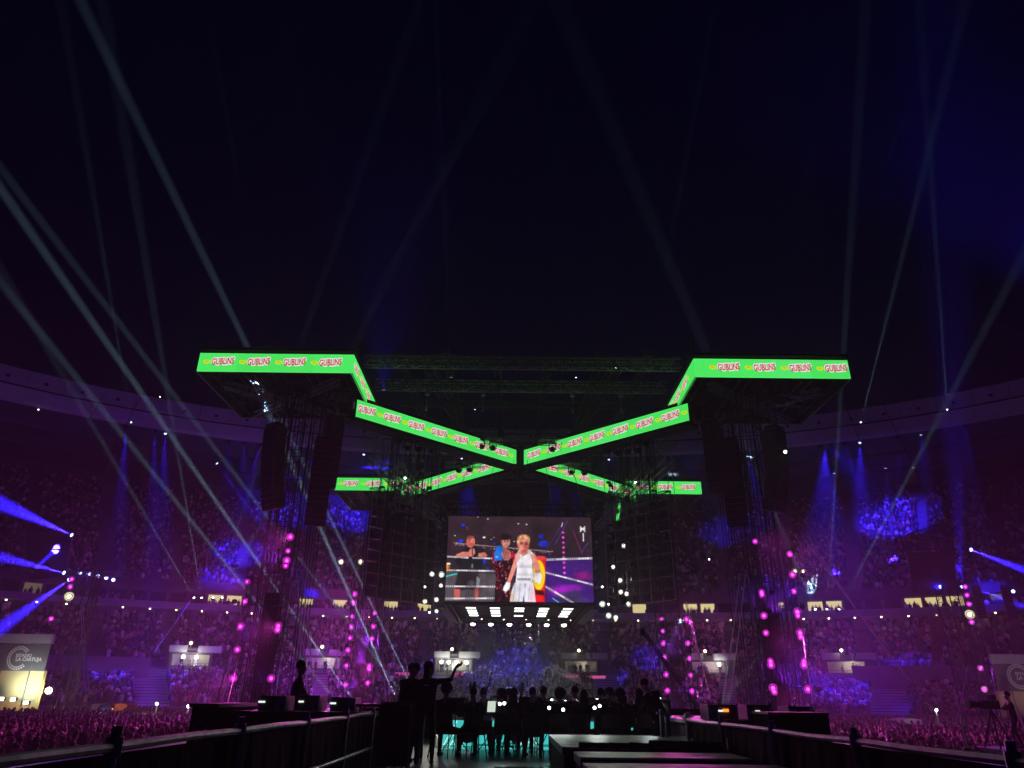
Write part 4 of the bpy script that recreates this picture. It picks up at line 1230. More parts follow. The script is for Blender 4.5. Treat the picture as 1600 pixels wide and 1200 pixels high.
# ------------------------------------------------------------------ big video screen with its light rig
def paint_screen():
    Wd, Hd = 640, 360
    img = np.zeros((Hd, Wd, 3))
    yy, xx = np.mgrid[0:Hd, 0:Wd]
    gx = 100 + (xx + 0.5) / Wd * 1388          # drawing coordinates
    gy = 170 + (yy + 0.5) / Hd * 790
    rs = np.random.default_rng(3)
    def mixin(mask, col):
        c = np.array(col, float) / 255
        img[:] = img * (1 - mask[..., None]) + c * mask[..., None]
    def poly(pts, col, a=1.0, soft=3.0):
        pts = [(float(x), float(y)) for x, y in pts]
        inside = np.zeros((Hd, Wd), bool)
        dist = np.full((Hd, Wd), 1e9)
        n = len(pts)
        for i in range(n):
            (x1, y1), (x2, y2) = pts[i], pts[(i + 1) % n]
            cond = ((y1 > gy) != (y2 > gy))
            with np.errstate(divide='ignore', invalid='ignore'):
                xi = (x2 - x1) * (gy - y1) / (y2 - y1 + 1e-9) + x1
            inside ^= cond & (gx < xi)
            dx, dy = x2 - x1, y2 - y1
            t = np.clip(((gx - x1) * dx + (gy - y1) * dy) / (dx * dx + dy * dy + 1e-9), 0, 1)
            dist = np.minimum(dist, np.hypot(gx - x1 - t * dx, gy - y1 - t * dy))
        m = np.where(inside, np.clip(0.5 + dist / soft, 0, 1), np.clip(0.5 - dist / soft, 0, 1))
        mixin(m * a, col)
        return m
    def ell(x, y, rx, ry, col, a=1.0, soft=0.15, rot=0.0):
        c, s = math.cos(rot), math.sin(rot)
        u, v = (gx - x) * c + (gy - y) * s, -(gx - x) * s + (gy - y) * c
        m = np.clip((1 - np.hypot(u / rx, v / ry)) / soft + 0.5, 0, 1)
        mixin(m * a, col)
        return m
    def line(x1, y1, x2, y2, w, col, a=1.0):
        dx, dy = x2 - x1, y2 - y1
        t = np.clip(((gx - x1) * dx + (gy - y1) * dy) / (dx * dx + dy * dy), 0, 1)
        d = np.hypot(gx - x1 - t * dx, gy - y1 - t * dy)
        mixin(np.clip((w / 2 - d) / 2 + 0.5, 0, 1) * a, col)
    img[:] = np.array((50, 34, 42)) / 255
    mixin(np.clip((gy - 420) / 300, 0, 1) * 0.5, (30, 18, 34))
    poly([(60, 690), (720, 690), (720, 1000), (60, 1000)], (92, 86, 92), 0.8, 60)
    poly([(60, 590), (720, 590), (720, 690), (60, 690)], (46, 36, 42), 0.7, 20)
    # right side: purple crowd, stairs, lights
    poly([(1030, 560), (1500, 560), (1500, 980), (1030, 980)], (62, 24, 120), 0.9, 60)
    ell(1190, 860, 110, 50, (170, 30, 190), 0.9, 0.8); ell(1310, 830, 80, 30, (140, 30, 170), 0.8, 0.8); ell(1400, 720, 90, 40, (150, 20, 110), 0.7, 0.8)
    poly([(1150, 880), (1330, 850), (1440, 960), (1200, 980)], (52, 48, 84), 0.8, 20)
    for _ in range(260):
        x, y = rs.uniform(1030, 1490), rs.uniform(470, 960)
        ell(x, y, rs.uniform(2, 6), rs.uniform(2, 5), [(150, 60, 200), (70, 40, 180), (20, 10, 40), (200, 120, 210)][rs.integers(4)], 0.6)
    # far stand seen across the top
    line(160, 428, 1110, 500, 8, (200, 170, 150), 0.75); line(160, 440, 1110, 512, 5, (110, 40, 130), 0.7)
    for _ in range(60):
        x = rs.uniform(160, 1110)
        ell(x, 430 + (x - 160) * 0.075 + rs.uniform(-8, 25), 5, 4, (230, 210, 190), 0.8)
    for x, y, r in ((245, 255, 22), (225, 410, 26), (1000, 355, 30), (1020, 425, 45), (490, 660, 14), (440, 600, 34), (550, 430, 14)):
        ell(x, y, r, r * 0.7, (24, 50, 220), 0.9, 0.5)
    for x, y, r in ((168, 358, 9), (450, 372, 15), (385, 178, 7), (482, 194, 9), (780, 237, 9), (860, 243, 9), (740, 408, 8), (520, 390, 7), (545, 372, 7)):
        ell(x, y, r, r * 0.6, (235, 230, 250), 1, 0.6)
    line(280, 270, 290, 300, 4, (160, 150, 160)); line(300, 175, 325, 210, 4, (110, 100, 110))
    line(1265, 190, 1130, 440, 5, (120, 70, 230), 0.9); line(1200, 250, 1020, 525, 6, (80, 70, 190), 0.8); line(1210, 225, 1200, 260, 9, (240, 220, 255))
    line(1305, 285, 1395, 525, 4, (210, 60, 190), 0.9); line(1450, 415, 1395, 490, 7, (90, 80, 230), 0.9)
    for k in range(9):
        ell(1212 + k * 0.8, 318 + k * 47, 15, 14, (225, 40, 205), 0.95, 0.7); ell(1212 + k * 0.8, 318 + k * 47, 6, 6, (255, 200, 255), 1, 0.5)
    # emblem top right: crossed bars and a name below
    line(1380, 258, 1426, 306, 11, (240, 240, 240)); line(1426, 258, 1380, 306, 11, (240, 240, 240)); poly([(1376, 270), (1430, 270), (1430, 292), (1376, 292)], (240, 240, 240))
    for k in range(5):
        line(1408, 326 + k * 15, 1408, 335 + k * 15, 13, (230, 228, 230))
    # ropes behind
    def rope(x1, y1, x2, y2, w=15, word=1):
        line(x1, y1, x2, y2, w, (236, 230, 238))
        L = math.hypot(x2 - x1, y2 - y1)
        n = int(L / 17)
        for k in range(n):
            if (k // 6) % 2 == 0 and word:
                t = (k + 0.5) / n
                x, y = x1 + (x2 - x1) * t, y1 + (y2 - y1) * t
                ell(x, y, 4.5, w * 0.36, (58, 48, 60), 0.9)
    rope(95, 556, 560, 570); rope(95, 682, 560, 684); rope(80, 828, 560, 826); rope(80, 938, 560, 930)
    rope(1040, 575, 1490, 556, 20); rope(1030, 690, 1490, 800, 16); rope(1030, 815, 1290, 960, 18)
    line(90, 742, 200, 712, 13, (40, 210, 200)); line(1105, 925, 1160, 960, 12, (60, 200, 210))
    ell(95, 650, 34, 34, (255, 150, 20), 0.95, 0.9); ell(120, 622, 20, 10, (230, 230, 220))
    # referee leaning on the ropes
    poly([(190, 800), (215, 700), (400, 690), (420, 810), (400, 860), (300, 850), (200, 880)], (40, 33, 38), 1, 14)
    poly([(180, 850), (240, 850), (240, 950), (200, 950), (182, 900)], (196, 92, 84), 1, 8); poly([(372, 840), (412, 830), (412, 950), (378, 950)], (196, 92, 84), 1, 8)
    poly([(390, 730), (425, 760), (415, 830), (385, 820)], (150, 146, 156), 0.9, 8)
    poly([(235, 490), (290, 455), (390, 455), (450, 500), (440, 690), (220, 700)], (28, 27, 33), 1, 8)
    poly([(185, 535), (250, 508), (335, 510), (345, 555), (240, 562), (182, 556)], (206, 118, 104), 1, 8)
    poly([(400, 520), (460, 510), (488, 540), (470, 562), (392, 555)], (200, 112, 98), 1, 8)
    rope(95, 682, 560, 684); rope(80, 828, 560, 826); rope(80, 938, 560, 930)
    rope(180, 560, 300, 566); rope(350, 566, 500, 568)
    ell(340, 800, 34, 26, (120, 112, 120), 0.5, 0.9); ell(215, 600, 34, 34, (20, 18, 26), 0.9, 0.3); ell(345, 640, 10, 24, (150, 146, 160), 0.7, 0.6)
    ell(322, 415, 42, 56, (226, 112, 96)); ell(322, 374, 38, 20, (120, 62, 56), 0.8); ell(340, 400, 18, 20, (246, 150, 128), 0.7, 0.9); ell(296, 420, 14, 40, (168, 70, 66), 0.6); ell(330, 440, 26, 18, (120, 56, 56), 0.55)
    poly([(306, 500), (330, 470), (362, 480), (370, 520), (350, 550), (315, 540)], (216, 124, 108), 1, 8); line(338, 470, 345, 540, 8, (60, 40, 44))
    for x, y in ((316, 408), (346, 408)): ell(x, y, 7, 4, (60, 24, 26))
    # cornerman in patterned tracksuit
    suit = [(540, 520), (590, 480), (640, 470), (700, 480), (748, 510), (745, 640), (720, 720), (735, 960), (560, 960), (575, 740), (535, 610)]
    ms = poly(suit, (34, 18, 26), 1, 8)
    for _ in range(240):
        x, y = rs.uniform(535, 745), rs.uniform(490, 950)
        i, j = int((y - 170) / 790 * Hd), int((x - 100) / 1388 * Wd)
        if 0 <= i < Hd and 0 <= j < Wd and ms[i, j] > 0.9:
            ell(x, y, rs.uniform(5, 12), rs.uniform(3, 8), [(200, 30, 60), (170, 20, 40), (230, 120, 130), (10, 6, 10)][rs.integers(4)], 0.85, 0.3, rs.uniform(0, 3))
    poly([(690, 500), (742, 505), (750, 560), (700, 570)], (190, 26, 50), 0.85, 10); poly([(535, 510), (560, 500), (570, 600), (530, 600)], (150, 24, 50), 0.8, 10)
    line(640, 780, 650, 960, 10, (12, 6, 12))
    poly([(575, 450), (622, 445), (640, 500), (630, 590), (595, 585), (555, 600), (550, 520)], (24, 110, 214), 1, 8); ell(575, 555, 16, 9, (150, 200, 240), 0.8)
    poly([(615, 520), (660, 480), (700, 490), (712, 540), (690, 590), (640, 580)], (196, 120, 112), 1, 10)
    for k in range(4): line(640 + k * 16, 500, 650 + k * 14, 570, 5, (90, 40, 44), 0.7)
    poly([(628, 440), (668, 440), (672, 490), (634, 494)], (176, 100, 90), 1, 6)
    ell(660, 412, 42, 52, (226, 150, 134)); ell(655, 365, 46, 28, (30, 20, 22)); poly([(615, 350), (700, 350), (704, 380), (660, 372), (622, 400), (612, 390)], (32, 22, 24), 1, 5)
    for x, y in ((652, 405), (682, 405)): ell(x, y, 8, 4, (50, 24, 26)); line(x - 10, y - 13, x + 10, y - 13, 5, (60, 34, 32))
    line(670, 412, 674, 430, 5, (180, 100, 90)); line(655, 445, 680, 443, 5, (160, 60, 64)); ell(620, 410, 9, 18, (190, 110, 100), 0.8)
    # red and yellow corner post behind the boxer
    poly([(920, 545), (1045, 545), (1030, 960), (930, 960)], (214, 24, 30), 1, 8); ell(975, 715, 62, 140, (246, 206, 20)); poly([(940, 850), (1020, 860), (1028, 900), (945, 890)], (40, 10, 20), 0.9, 8)
    poly([(920, 700), (980, 680), (1010, 720), (990, 810), (930, 780)], (240, 226, 190), 0.9, 8); ell(985, 560, 60, 22, (240, 70, 70), 0.8)
    # boxer in white
    poly([(905, 515), (945, 525), (985, 640), (1000, 710), (960, 720), (905, 600)], (216, 128, 112), 1, 8)
    poly([(940, 700), (1000, 690), (1008, 740), (985, 790), (930, 760)], (244, 240, 236), 1, 8)
    poly([(760, 520), (800, 530), (770, 640), (705, 800), (672, 790), (720, 640)], (222, 132, 116), 1, 8)
    poly([(672, 780), (712, 790), (705, 840), (670, 875), (640, 860), (642, 830)], (244, 242, 246), 1, 8)
    poly([(790, 480), (880, 480), (930, 520), (915, 640), (930, 760), (760, 760), (770, 640), (750, 545)], (240, 236, 242), 1, 6)
    poly([(745, 530), (790, 505), (800, 560), (760, 620)], (228, 150, 132), 0.9, 12); poly([(895, 520), (935, 520), (945, 590), (915, 600)], (222, 142, 124), 0.9, 12)
    for x, y, r in ((800, 640, 60), (880, 640, 60), (840, 715, 90)): ell(x, y, r, 14, (196, 188, 204), 0.6, 0.9)
    poly([(760, 745), (915, 738), (920, 790), (755, 796)], (226, 222, 232), 1, 5)
    for k in range(9): line(778 + k * 14, 750, 782 + k * 14, 764, 7, (96, 88, 110), 0.9)
    poly([(745, 790), (925, 785), (948, 960), (842, 960), (834, 905), (826, 960), (704, 960), (720, 860)], (232, 228, 240), 1, 5)
    line(762, 545, 752, 740, 5, (150, 110, 120), 0.5); line(915, 610, 926, 740, 5, (150, 110, 120), 0.5)
    for x in (750, 800, 850, 890): line(x, 800, x - 12, 950, 10, (184, 176, 204), 0.7)
    poly([(712, 880), (742, 900), (735, 955), (708, 955)], (240, 190, 140), 0.9, 8); poly([(905, 800), (935, 880), (942, 955), (890, 955)], (214, 170, 180), 0.8, 8)
    poly([(795, 470), (862, 470), (870, 520), (830, 545), (790, 515)], (222, 130, 112), 1, 8)
    ell(830, 380, 62, 44, (150, 96, 66)); ell(785, 425, 18, 40, (168, 112, 78))
    ell(832, 436, 51, 74, (214, 118, 106), 1, 0.12)
    ell(862, 440, 26, 66, (170, 82, 78), 0.6, 0.8); ell(812, 470, 22, 26, (238, 156, 140), 0.6, 0.9); ell(830, 404, 34, 14, (236, 150, 132), 0.6, 0.9); ell(835, 508, 26, 12, (170, 84, 78), 0.7, 0.8)
    for _ in range(150):
        a = rs.uniform(-3.3, 0.25)
        rr = rs.uniform(0.78, 1.12)
        x, y = 832 + math.cos(a) * 56 * rr, 402 + math.sin(a) * 52 * rr
        line(x, y, x + rs.uniform(-12, 12), y + rs.uniform(4, 24), rs.uniform(3, 6), [(248, 206, 150), (206, 152, 100), (232, 180, 124), (140, 90, 60)][rs.integers(4)], 0.8)
    for x, y in ((812, 428), (856, 430)): ell(x, y, 12, 6, (74, 30, 34)); line(x - 14, y - 16, x + 14, y - 15, 6, (120, 66, 60))
    line(834, 440, 832, 464, 7, (196, 96, 86)); line(820, 492, 850, 492, 8, (176, 60, 66)); line(880, 500, 910, 530, 9, (236, 190, 150), 0.7)
    # soft uneven light and cloth texture over the picture
    def smooth(n, sd):
        r_ = np.random.default_rng(sd).normal(0, 1, (n * 9 // 16 + 2, n + 2))
        u, v = xx / Wd * (n - 1), yy / Hd * (n * 9 // 16 - 1)
        i, j = u.astype(int), v.astype(int)
        fu, fv = u - i, v - j
        fu, fv = fu * fu * (3 - 2 * fu), fv * fv * (3 - 2 * fv)
        return (r_[j, i] * (1 - fu) + r_[j, i + 1] * fu) * (1 - fv) + (r_[j + 1, i] * (1 - fu) + r_[j + 1, i + 1] * fu) * fv
    sh = 1 + 0.09 * smooth(14, 1) + 0.06 * smooth(40, 2) + 0.02 * smooth(140, 3)
    img[:] = img * np.clip(sh, 0.55, 1.3)[..., None]
    lum = img.mean(-1)
    edge = np.abs(np.gradient(lum)[1]) + np.abs(np.gradient(lum)[0])
    img[:] *= (1 - 0.3 * np.clip(edge * 3, 0, 0.5))[..., None]
    for _ in range(2):
        img[1:-1, 1:-1] = (img[1:-1, 1:-1] * 2 + img[:-2, 1:-1] + img[2:, 1:-1] + img[1:-1, :-2] + img[1:-1, 2:]) / 6
    # camera grain
    img[:] += rs.normal(0, 0.012, (Hd, Wd, 1))
    img[:] = np.clip(img, 0, 1)
    im = bpy.data.images.new('video_picture', Wd, Hd)
    out = np.ones((Hd, Wd, 4), np.float32)
    out[..., :3] = img[::-1]
    im.pixels.foreach_set(out.ravel())
    im.pack()
    m = bpy.data.materials.new('video_picture')
    m.use_nodes = True
    nt = m.node_tree
    b = nt.nodes['Principled BSDF']
    b.inputs['Base Color'].default_value = (0.01, 0.01, 0.01, 1)
    tx = nt.nodes.new('ShaderNodeTexImage')
    tx.image = im
    nt.links.new(tx.outputs['Color'], b.inputs['Emission Color'])
    b.inputs['Emission Strength'].default_value = 1.12
    return m
YS = 63.6
tl, tr_, br, bl = at(701, 807, YS), at(927, 808, YS), at(928, 942, YS), at(695, 939, YS)
sx0, sx1 = bl.x, br.x
sz0, sz1 = (bl.z + br.z) / 2, (tl.z + tr_.z) / 2
scr = thing('video_screen', ((sx0 + sx1) / 2, YS, sz0), 'big hanging video screen showing a boxer in white', 'video screen')
me = bpy.data.meshes.new('picture')
w2, h2 = (sx1 - sx0), (sz1 - sz0)
me.from_pydata([(-w2 / 2, 0, 0), (w2 / 2, 0, 0), (w2 / 2, 0, h2), (-w2 / 2, 0, h2)], [], [(0, 1, 2, 3)])
uv = me.uv_layers.new(name='UVMap')
for i, c in enumerate(((0, 0), (1, 0), (1, 1), (0, 1))):
    uv.data[i].uv = c
me.materials.append(paint_screen())
o = bpy.data.objects.new('picture', me); C.objects.link(o); o.parent = scr
MB().box(((sx0 + sx1) / 2, YS + 0.3, (sz0 + sz1) / 2), (w2 + 0.2, 0.5, h2 + 0.2)).build('screen_back', M['black'], scr)
mb = MB()
for k in range(19):
    x = sx0 + w2 * k / 18
    mb.box((x, YS + 0.2, sz1 + 0.55), (0.12, 0.3, 0.35)).tube((x, YS + 0.2, sz1 + 0.1), (x, YS + 0.2, sz1 + 1.0), 0.02)
mb.truss((sx0 - 0.3, YS + 0.4, sz1 + 0.95), (sx1 + 0.3, YS + 0.4, sz1 + 0.95), 0.5, 0.5, r=0.04, rb=0.02)
mb.build('top_truss', M['trussdark'], scr)
mb = MB()
for x in (sx0 + 0.5, 0.5 * (sx0 + sx1) - 3, 0.5 * (sx0 + sx1) + 3, sx1 - 0.5):
    mb.tube((x, YS + 0.4, sz1 + 1), (X0 + (x - X0) * 0.8, YS + 5, ZB), 0.03)
mb.build('hanger', M['cable'], scr)
# light rig: ceiling of the hanging cube behind the screen
RZ = sz0 - 0.15
RY0, RY1 = YS + 0.5, YS + 17.5
rig = thing('light_rig', ((sx0 + sx1) / 2, (RY0 + RY1) / 2, RZ), 'dark square light rig with rows of white panels under the video screen', 'light rig')
MB().box(((sx0 + sx1) / 2, (RY0 + RY1) / 2, RZ + 0.5), (w2, RY1 - RY0, 0.12)).build('rig_deck', M['black'], rig)
mb = MB()
for x in (sx0 + 0.2, sx1 - 0.2):
    mb.truss((x, RY0, RZ + 0.2), (x, RY1, RZ + 0.2), 0.5, 0.5, r=0.04, rb=0.02)
for y in (RY0 + 0.3, RY1 - 3, RY1 - 0.2):
    mb.truss((sx0, y, RZ + 0.2), (sx1, y, RZ + 0.2), 0.5, 0.5, r=0.04, rb=0.02)
mb.build('rig_truss', M['trussdark'], rig)
for cx in (738, 774, 811, 848, 884):
    for k in range(4):
        Y = RY0 + 2.2 + 2.1 * k
        p = at(cx, 954, Y)
        x = at(cx, 954, RY0 + 5).x
        if cx == 811 and k == 2:
            continue
        fr = MB().box((x, Y, RZ + 0.02), (1.0, 1.0, 0.2)).build('panel_housing', M['black'], rig)
        MB().box((x, Y, RZ - 0.1), (0.86, 0.75, 0.05)).build('panel_light', M['panelwhite'], fr)
    lamp('SPOT', (x, RY0 + 6, RZ - 0.3), 15000, (0.92, 1.0, 0.95), rig, target=(x, RY0 + 6.5, 0), angle=75, blend=0.8, radius=0.5)
for k, cx in enumerate((739, 767, 796, 826, 854, 881)):
    p = at(cx, 970.5, RY1 - 2.2)
    p.z = RZ - 0.35
    can_light(p, (0, -0.35, -1), M['lens_white'], f'{["first", "second", "third", "fourth", "fifth", "sixth"][k]} round white lamp from the left along the back edge of the light rig', 'round white lamps under the light rig', 900, (0.95, 1, 0.9), 0.3, kind='SPOT', angle=80, target=p + Vector((0, -3, -10)))
# slanted rows of small lamp bars at both sides of the rig
for sx, nm in ((-1, 'left'), (1, 'right')):
    xe = sx0 - 0.3 if sx < 0 else sx1 + 0.3
    t = thing('lamp_row', (xe, RY0, RZ), f'receding row of unlit white tube lamps along the {nm} edge of the light rig', 'lamp row', 'rows of tube lamps')
    for k in range(7):
        Y = RY0 + 3 + 2.0 * k
        MB().box((xe, Y, RZ - 0.1), (0.75, 0.22, 0.22), (Vector((1, 0.0, -0.35 * sx)).normalized(), Vector((0, 1, 0)), Vector((0.35 * sx, 0, 1)).normalized())).build('tube_lamp', M['white'], t)

# ------------------------------------------------------------------ hanging LED walls seen from behind
def led_wall(a, b, z0, z1, nx, nz, label):
    a, b = Vector(a), Vector(b)
    d = (b - a); L = d.length; d.normalize()
    N = d.cross(Vector((0, 0, 1)))
    t = thing('led_wall', Vector((a.x, a.y, z0)), label, 'LED wall', 'hanging LED walls seen from the back')
    ax = (d, -N, Vector((0, 0, 1)))
    cw, ch = L / nx, (z1 - z0) / nz
    for i in range(nx):
        for k in range(nz):
            c = a + d * (cw * (i + 0.5)) + Vector((0, 0, z0 - a.z + ch * (k + 0.5)))
            jit = random.uniform(-0.02, 0.02)
            pn = MB().box(c + N * jit, (cw - 0.07, 0.16, ch - 0.07), ax).build('led_cabinet', M['ledback'], t)
            m2 = MB()
            m2.box(c + N * (0.16 + jit) - d * cw * 0.12, (0.16, 0.16, ch * 0.55), ax).box(c + N * (0.16 + jit) + d * cw * 0.12, (0.16, 0.16, ch * 0.55), ax).box(c + N * (0.16 + jit) - Vector((0, 0, ch * 0.3)), (0.55, 0.1, 0.06), ax)
            m2.build('power_box', M['black'], pn)
    mb = MB()
    for i in range(nx + 1):
        c = a + d * (cw * i) + N * 0.2
        mb.tube((c.x, c.y, z0), (c.x, c.y, z1 + 1.2), 0.04, 4)
    for k in range(0, nz + 1, 2):
        c, e = a + N * 0.24, b + N * 0.24
        mb.tube((c.x, c.y, z0 + ch * k), (e.x, e.y, z0 + ch * k), 0.02, 4)
    mb.build('back_frame', M['alu'], t)
    mb = MB()
    mb.truss((a.x, a.y, z1 + 1.2), (b.x, b.y, z1 + 1.2), 0.6, 0.6, r=0.04, rb=0.02)
    for i in range(0, nx + 1, 2):
        c = a + d * (cw * i)
        mb.tube((c.x, c.y, z1 + 1.2), (c.x, c.y, ZB), 0.03)
    mb.build('top_truss', M['steel'], t)
    return t
for k, (xa, xb, Ya, Yb, nm) in enumerate(((566, 676, 60, 66, 'left'), (952, 1058, 66, 60, 'right'))):
    A_, B_ = at(xa, 930, Ya), at(xb, 930, Yb)
    A_.z = B_.z = 0
    led_wall(A_, B_, 10.6, 18.2, 6, 8, f'dark backs of the hanging LED wall panels {nm} of the video screen')
    # cluttered cables and small kit hung in front of the wall
    for q_, (fr_, nm2) in enumerate(((0.3, 'outer'), (0.72, 'inner'))):
        g_ = A_.lerp(B_, fr_ if nm == 'left' else 1 - fr_) + Vector((0, -1.6 - 0.5 * q_, 0))
        t = thing('hung_truss', Vector((g_.x, g_.y, 11)), f'vertical {nm2} lattice truss hung in front of the {nm} LED wall', 'truss', 'vertical trusses hung before the LED walls')
        MB().truss((g_.x, g_.y, 10.8 + q_), (g_.x + 0.15, g_.y, ZB), 0.55, 0.55, r=0.035, rb=0.02).build('chords', M['trussdark'], t)
        mb = MB()
        for k_ in range(7):
            zz_ = 11.5 + q_ + k_ * 1.15
            mb.box((g_.x + random.uniform(-0.2, 0.2), g_.y - 0.35, zz_), (random.uniform(0.2, 0.4), 0.3, random.uniform(0.3, 0.6)))
        mb.build('hung_fittings', M['blackpaint'], t)['kind'] = 'stuff'
    t = thing('cable_curtain', A_ + Vector((0, 0, 18)), f'untidy bundle of hanging cables and hoists above the {nm} LED wall', 'cable bundle', 'hanging cable bundles')
    mb = MB()
    for i in range(26):
        x = A_.x + (B_.x - A_.x) * random.uniform(0.0, 1.0)
        y = A_.y + (B_.y - A_.y) * random.uniform(0.2, 0.8) - 0.8
        z = random.uniform(13, 18)
        mb.path([(x, y, z), (x + random.uniform(-0.3, 0.3), y, z + 3), (x + random.uniform(-0.3, 0.3), y + 0.5, ZB - 1.5)], 0.03, 3)
    mb.build('cable', M['black'], t)
    mb = MB()
    for i in range(46):
        x = A_.x + (B_.x - A_.x) * random.uniform(0.3, 1.0) if nm == 'left' else A_.x + (B_.x - A_.x) * random.uniform(0.0, 0.7)
        y = A_.y - random.uniform(0.3, 1.5)
        mb.box((x, y, random.uniform(16.5, 22)), (random.uniform(0.1, 0.4), 0.2, random.uniform(0.1, 0.45)), axes((random.uniform(-1, 1), 1, random.uniform(-1, 1))))
    mb.build('hoist_parts', M['steel'], t)['kind'] = 'stuff'
# thin vertical face of a green screen at the right wall's inner edge
p = at(966, 803, 66.5)
t = thing('led_strip', p, 'small tilted green LED strip above the inner edge of the right LED wall', 'LED strip')
MB().prism([at(961, 826, 66.5), at(966, 822, 66.5), at(970, 786, 66.5), at(966, 787, 66.5)], Vector((0, 0.15, 0))).build('led_face', M['green'], t)

# ------------------------------------------------------------------ delay towers, dark side screen
def delay_tower(px, Y, h, wd, label, extra):
    p = at(px, 1100, Y); p.z = 0
    t = thing('delay_tower', p, label, 'delay tower', 'delay towers in the crowd')
    MB().truss(p, p + Vector((0, 0, h)), wd, wd, r=0.07, rb=0.03).build('mast', M['trussdark'], t)
    mb = MB()
    for k in range(4):
        mb.tube(p + Vector((wd * 0.7 + 0.2 * k, -0.6, 0)), p + Vector((wd * 0.6 + 0.15 * k, -0.6, h)), 0.04)
    mb.build('cable_run', M['black'], t)
    MB().box(p + Vector((0, 0, 0.6)), (3.2, 3.2, 1.2)).build('base_ballast', M['case'], t)
    if extra:
        mb = MB()
        for k in range(9):
            a0, a1 = R(200 - k * 12), R(200 - (k + 1) * 12)
        mb.truss(p + Vector((-2.6, 0, h - 0.4)), p + Vector((3.8, 0, h - 0.4)), 0.5, 0.5, r=0.04, rb=0.02)
        mb.build('top_bar', M['steel'], t)
    return t
delay_tower(93, 80, 15.5, 1.7, 'dark delay tower at the left with a glaring lamp near its top', True)
delay_tower(1518, 80, 14.8, 1.5, 'dark delay tower at the right with a column of magenta and white lamps', False)
delay_tower(1556, 79, 10.5, 1.1, 'shorter dark scaffold mast beside the right delay tower', False)
for sgn, quad, lab in ((-1, [(40, 835), (112, 832), (102, 900), (46, 905)], 'dark hanging panel above the left delay tower among blue fans'),
                       (1, [(1418, 864), (1490, 862), (1496, 920), (1428, 924)], 'dark hanging side panel left of the right delay tower, washed blue')):
    t = thing('hanging_panel', at(*quad[0], 84), lab, 'hanging panel', 'dark hanging side panels')
    MB().prism([at(x, y, 84) for x, y in quad], Vector((0, 0.3, 0))).build('panel_back', M['ledback'], t)
    q = [at(x, y, 83.8) for x, y in quad]
    mb = MB()
    for k in range(6):
        mb.tube(q[0].lerp(q[3], k / 5), q[1].lerp(q[2], k / 5), 0.05)
    mb.build('rib', M['trussdark'], t)
    mb = MB()
    a, b = q[0] + Vector((0, 0.3, 0.8)), q[1] + Vector((0, 0.3, 0.8))
    mb.truss(a, b, 0.7, 0.7, r=0.05, rb=0.03)
    if sgn > 0:
        a2, b2, c2 = at(1419, 838, 84), at(1480, 818, 84), at(1478, 845, 84)
        mb.truss(a2, b2, 0.5, 0.5, r=0.05, rb=0.03).truss(a2, c2, 0.5, 0.5, r=0.05, rb=0.03).truss(b2, c2, 0.5, 0.5, r=0.05, rb=0.03)
    mb.tube(a, a + Vector((0, 8, 22)), 0.04).tube(b, b + Vector((0, 8, 22)), 0.04)
    mb.build('hanging_truss', M['trussdark'], t)

# ------------------------------------------------------------------ taut guy cables that catch the magenta light
CAB = [((389, 905), 51, (325, 1150), 40, 'left one of two pink lit cables outside the near left tower'), ((373, 1025), 50, (342, 1150), 40, 'right one of two pink lit cables outside the near left tower'),
       ((463, 888), 50, (482, 1098), 44, 'left one of a pair of taut cables beside the standing technician'), ((473, 890), 50, (493, 1100), 44, 'right one of a pair of taut cables beside the standing technician'),
       ((543, 955), 80, (518, 1060), 70, 'left one of a pair of slanted cables at the far left tower'), ((549, 955), 80, (527, 1060), 70, 'right one of a pair of slanted cables at the far left tower'),
       ((594, 940), 84, (603, 1098), 78, 'left one of two thin cables behind the leaning couple'), ((598, 940), 84, (610, 1098), 78, 'right one of two thin cables behind the leaning couple'),
       ((1157, 896), 50, (1129, 1100), 44, 'left one of a pair of taut cables left of the near right tower'), ((1166, 890), 50, (1139, 1102), 44, 'right one of a pair of taut cables left of the near right tower'),
       ((1073, 940), 84, (1110, 1090), 76, 'outer one of two slanted cables at the far right tower'), ((1071, 942), 84, (1096, 1040), 78, 'inner one of two slanted cables at the far right tower'),
       ((1027, 965), 84, (1012, 1090), 78, 'thin cable left of the far right tower lamps'),
       ((1238, 872), 52, (1270, 1100), 46, 'taut cable running down along the near right tower\'s outer lamps'),
       ((1254, 838), 70, (1420, 1062), 64, 'lower one of two long cables slanting down to the right stairs'), ((1262, 838), 70, (1400, 1042), 66, 'upper one of two long cables slanting down to the right stairs'),
       ((126, 945), 78, (134, 1090), 74, 'left one of a pair of bright cables on the left delay tower'), ((129, 945), 78, (140, 1090), 74, 'right one of a pair of bright cables on the left delay tower'),
       ((298, 938), 100, (240, 1020), 92, 'dark cable slanting down left from the left box parapet'), ((1460, 950), 90, (1510, 1050), 80, 'pale cable slanting down to the right delay tower'),
       ((1512, 1040), 80, (1494, 1130), 72, 'leaning thin pole left of the right delay tower'), ((1548, 1040), 76, (1562, 1120), 72, 'tilted thin pole in front of the right gate wall')]
for (xa, ya), Ya, (xb, yb), Yb, lab in CAB:
    a, b = at(xa, ya, Ya), at(xb, yb, Yb)
    mid = a.lerp(b, 0.5) + Vector((0, 0, -0.12))
    r = 0.035 if Ya < 60 else 0.045
    tag(MB().path([a, mid, b], r, 5).build('guy_cable', M['cable']), lab, 'cable', 'taut cables round the stage')
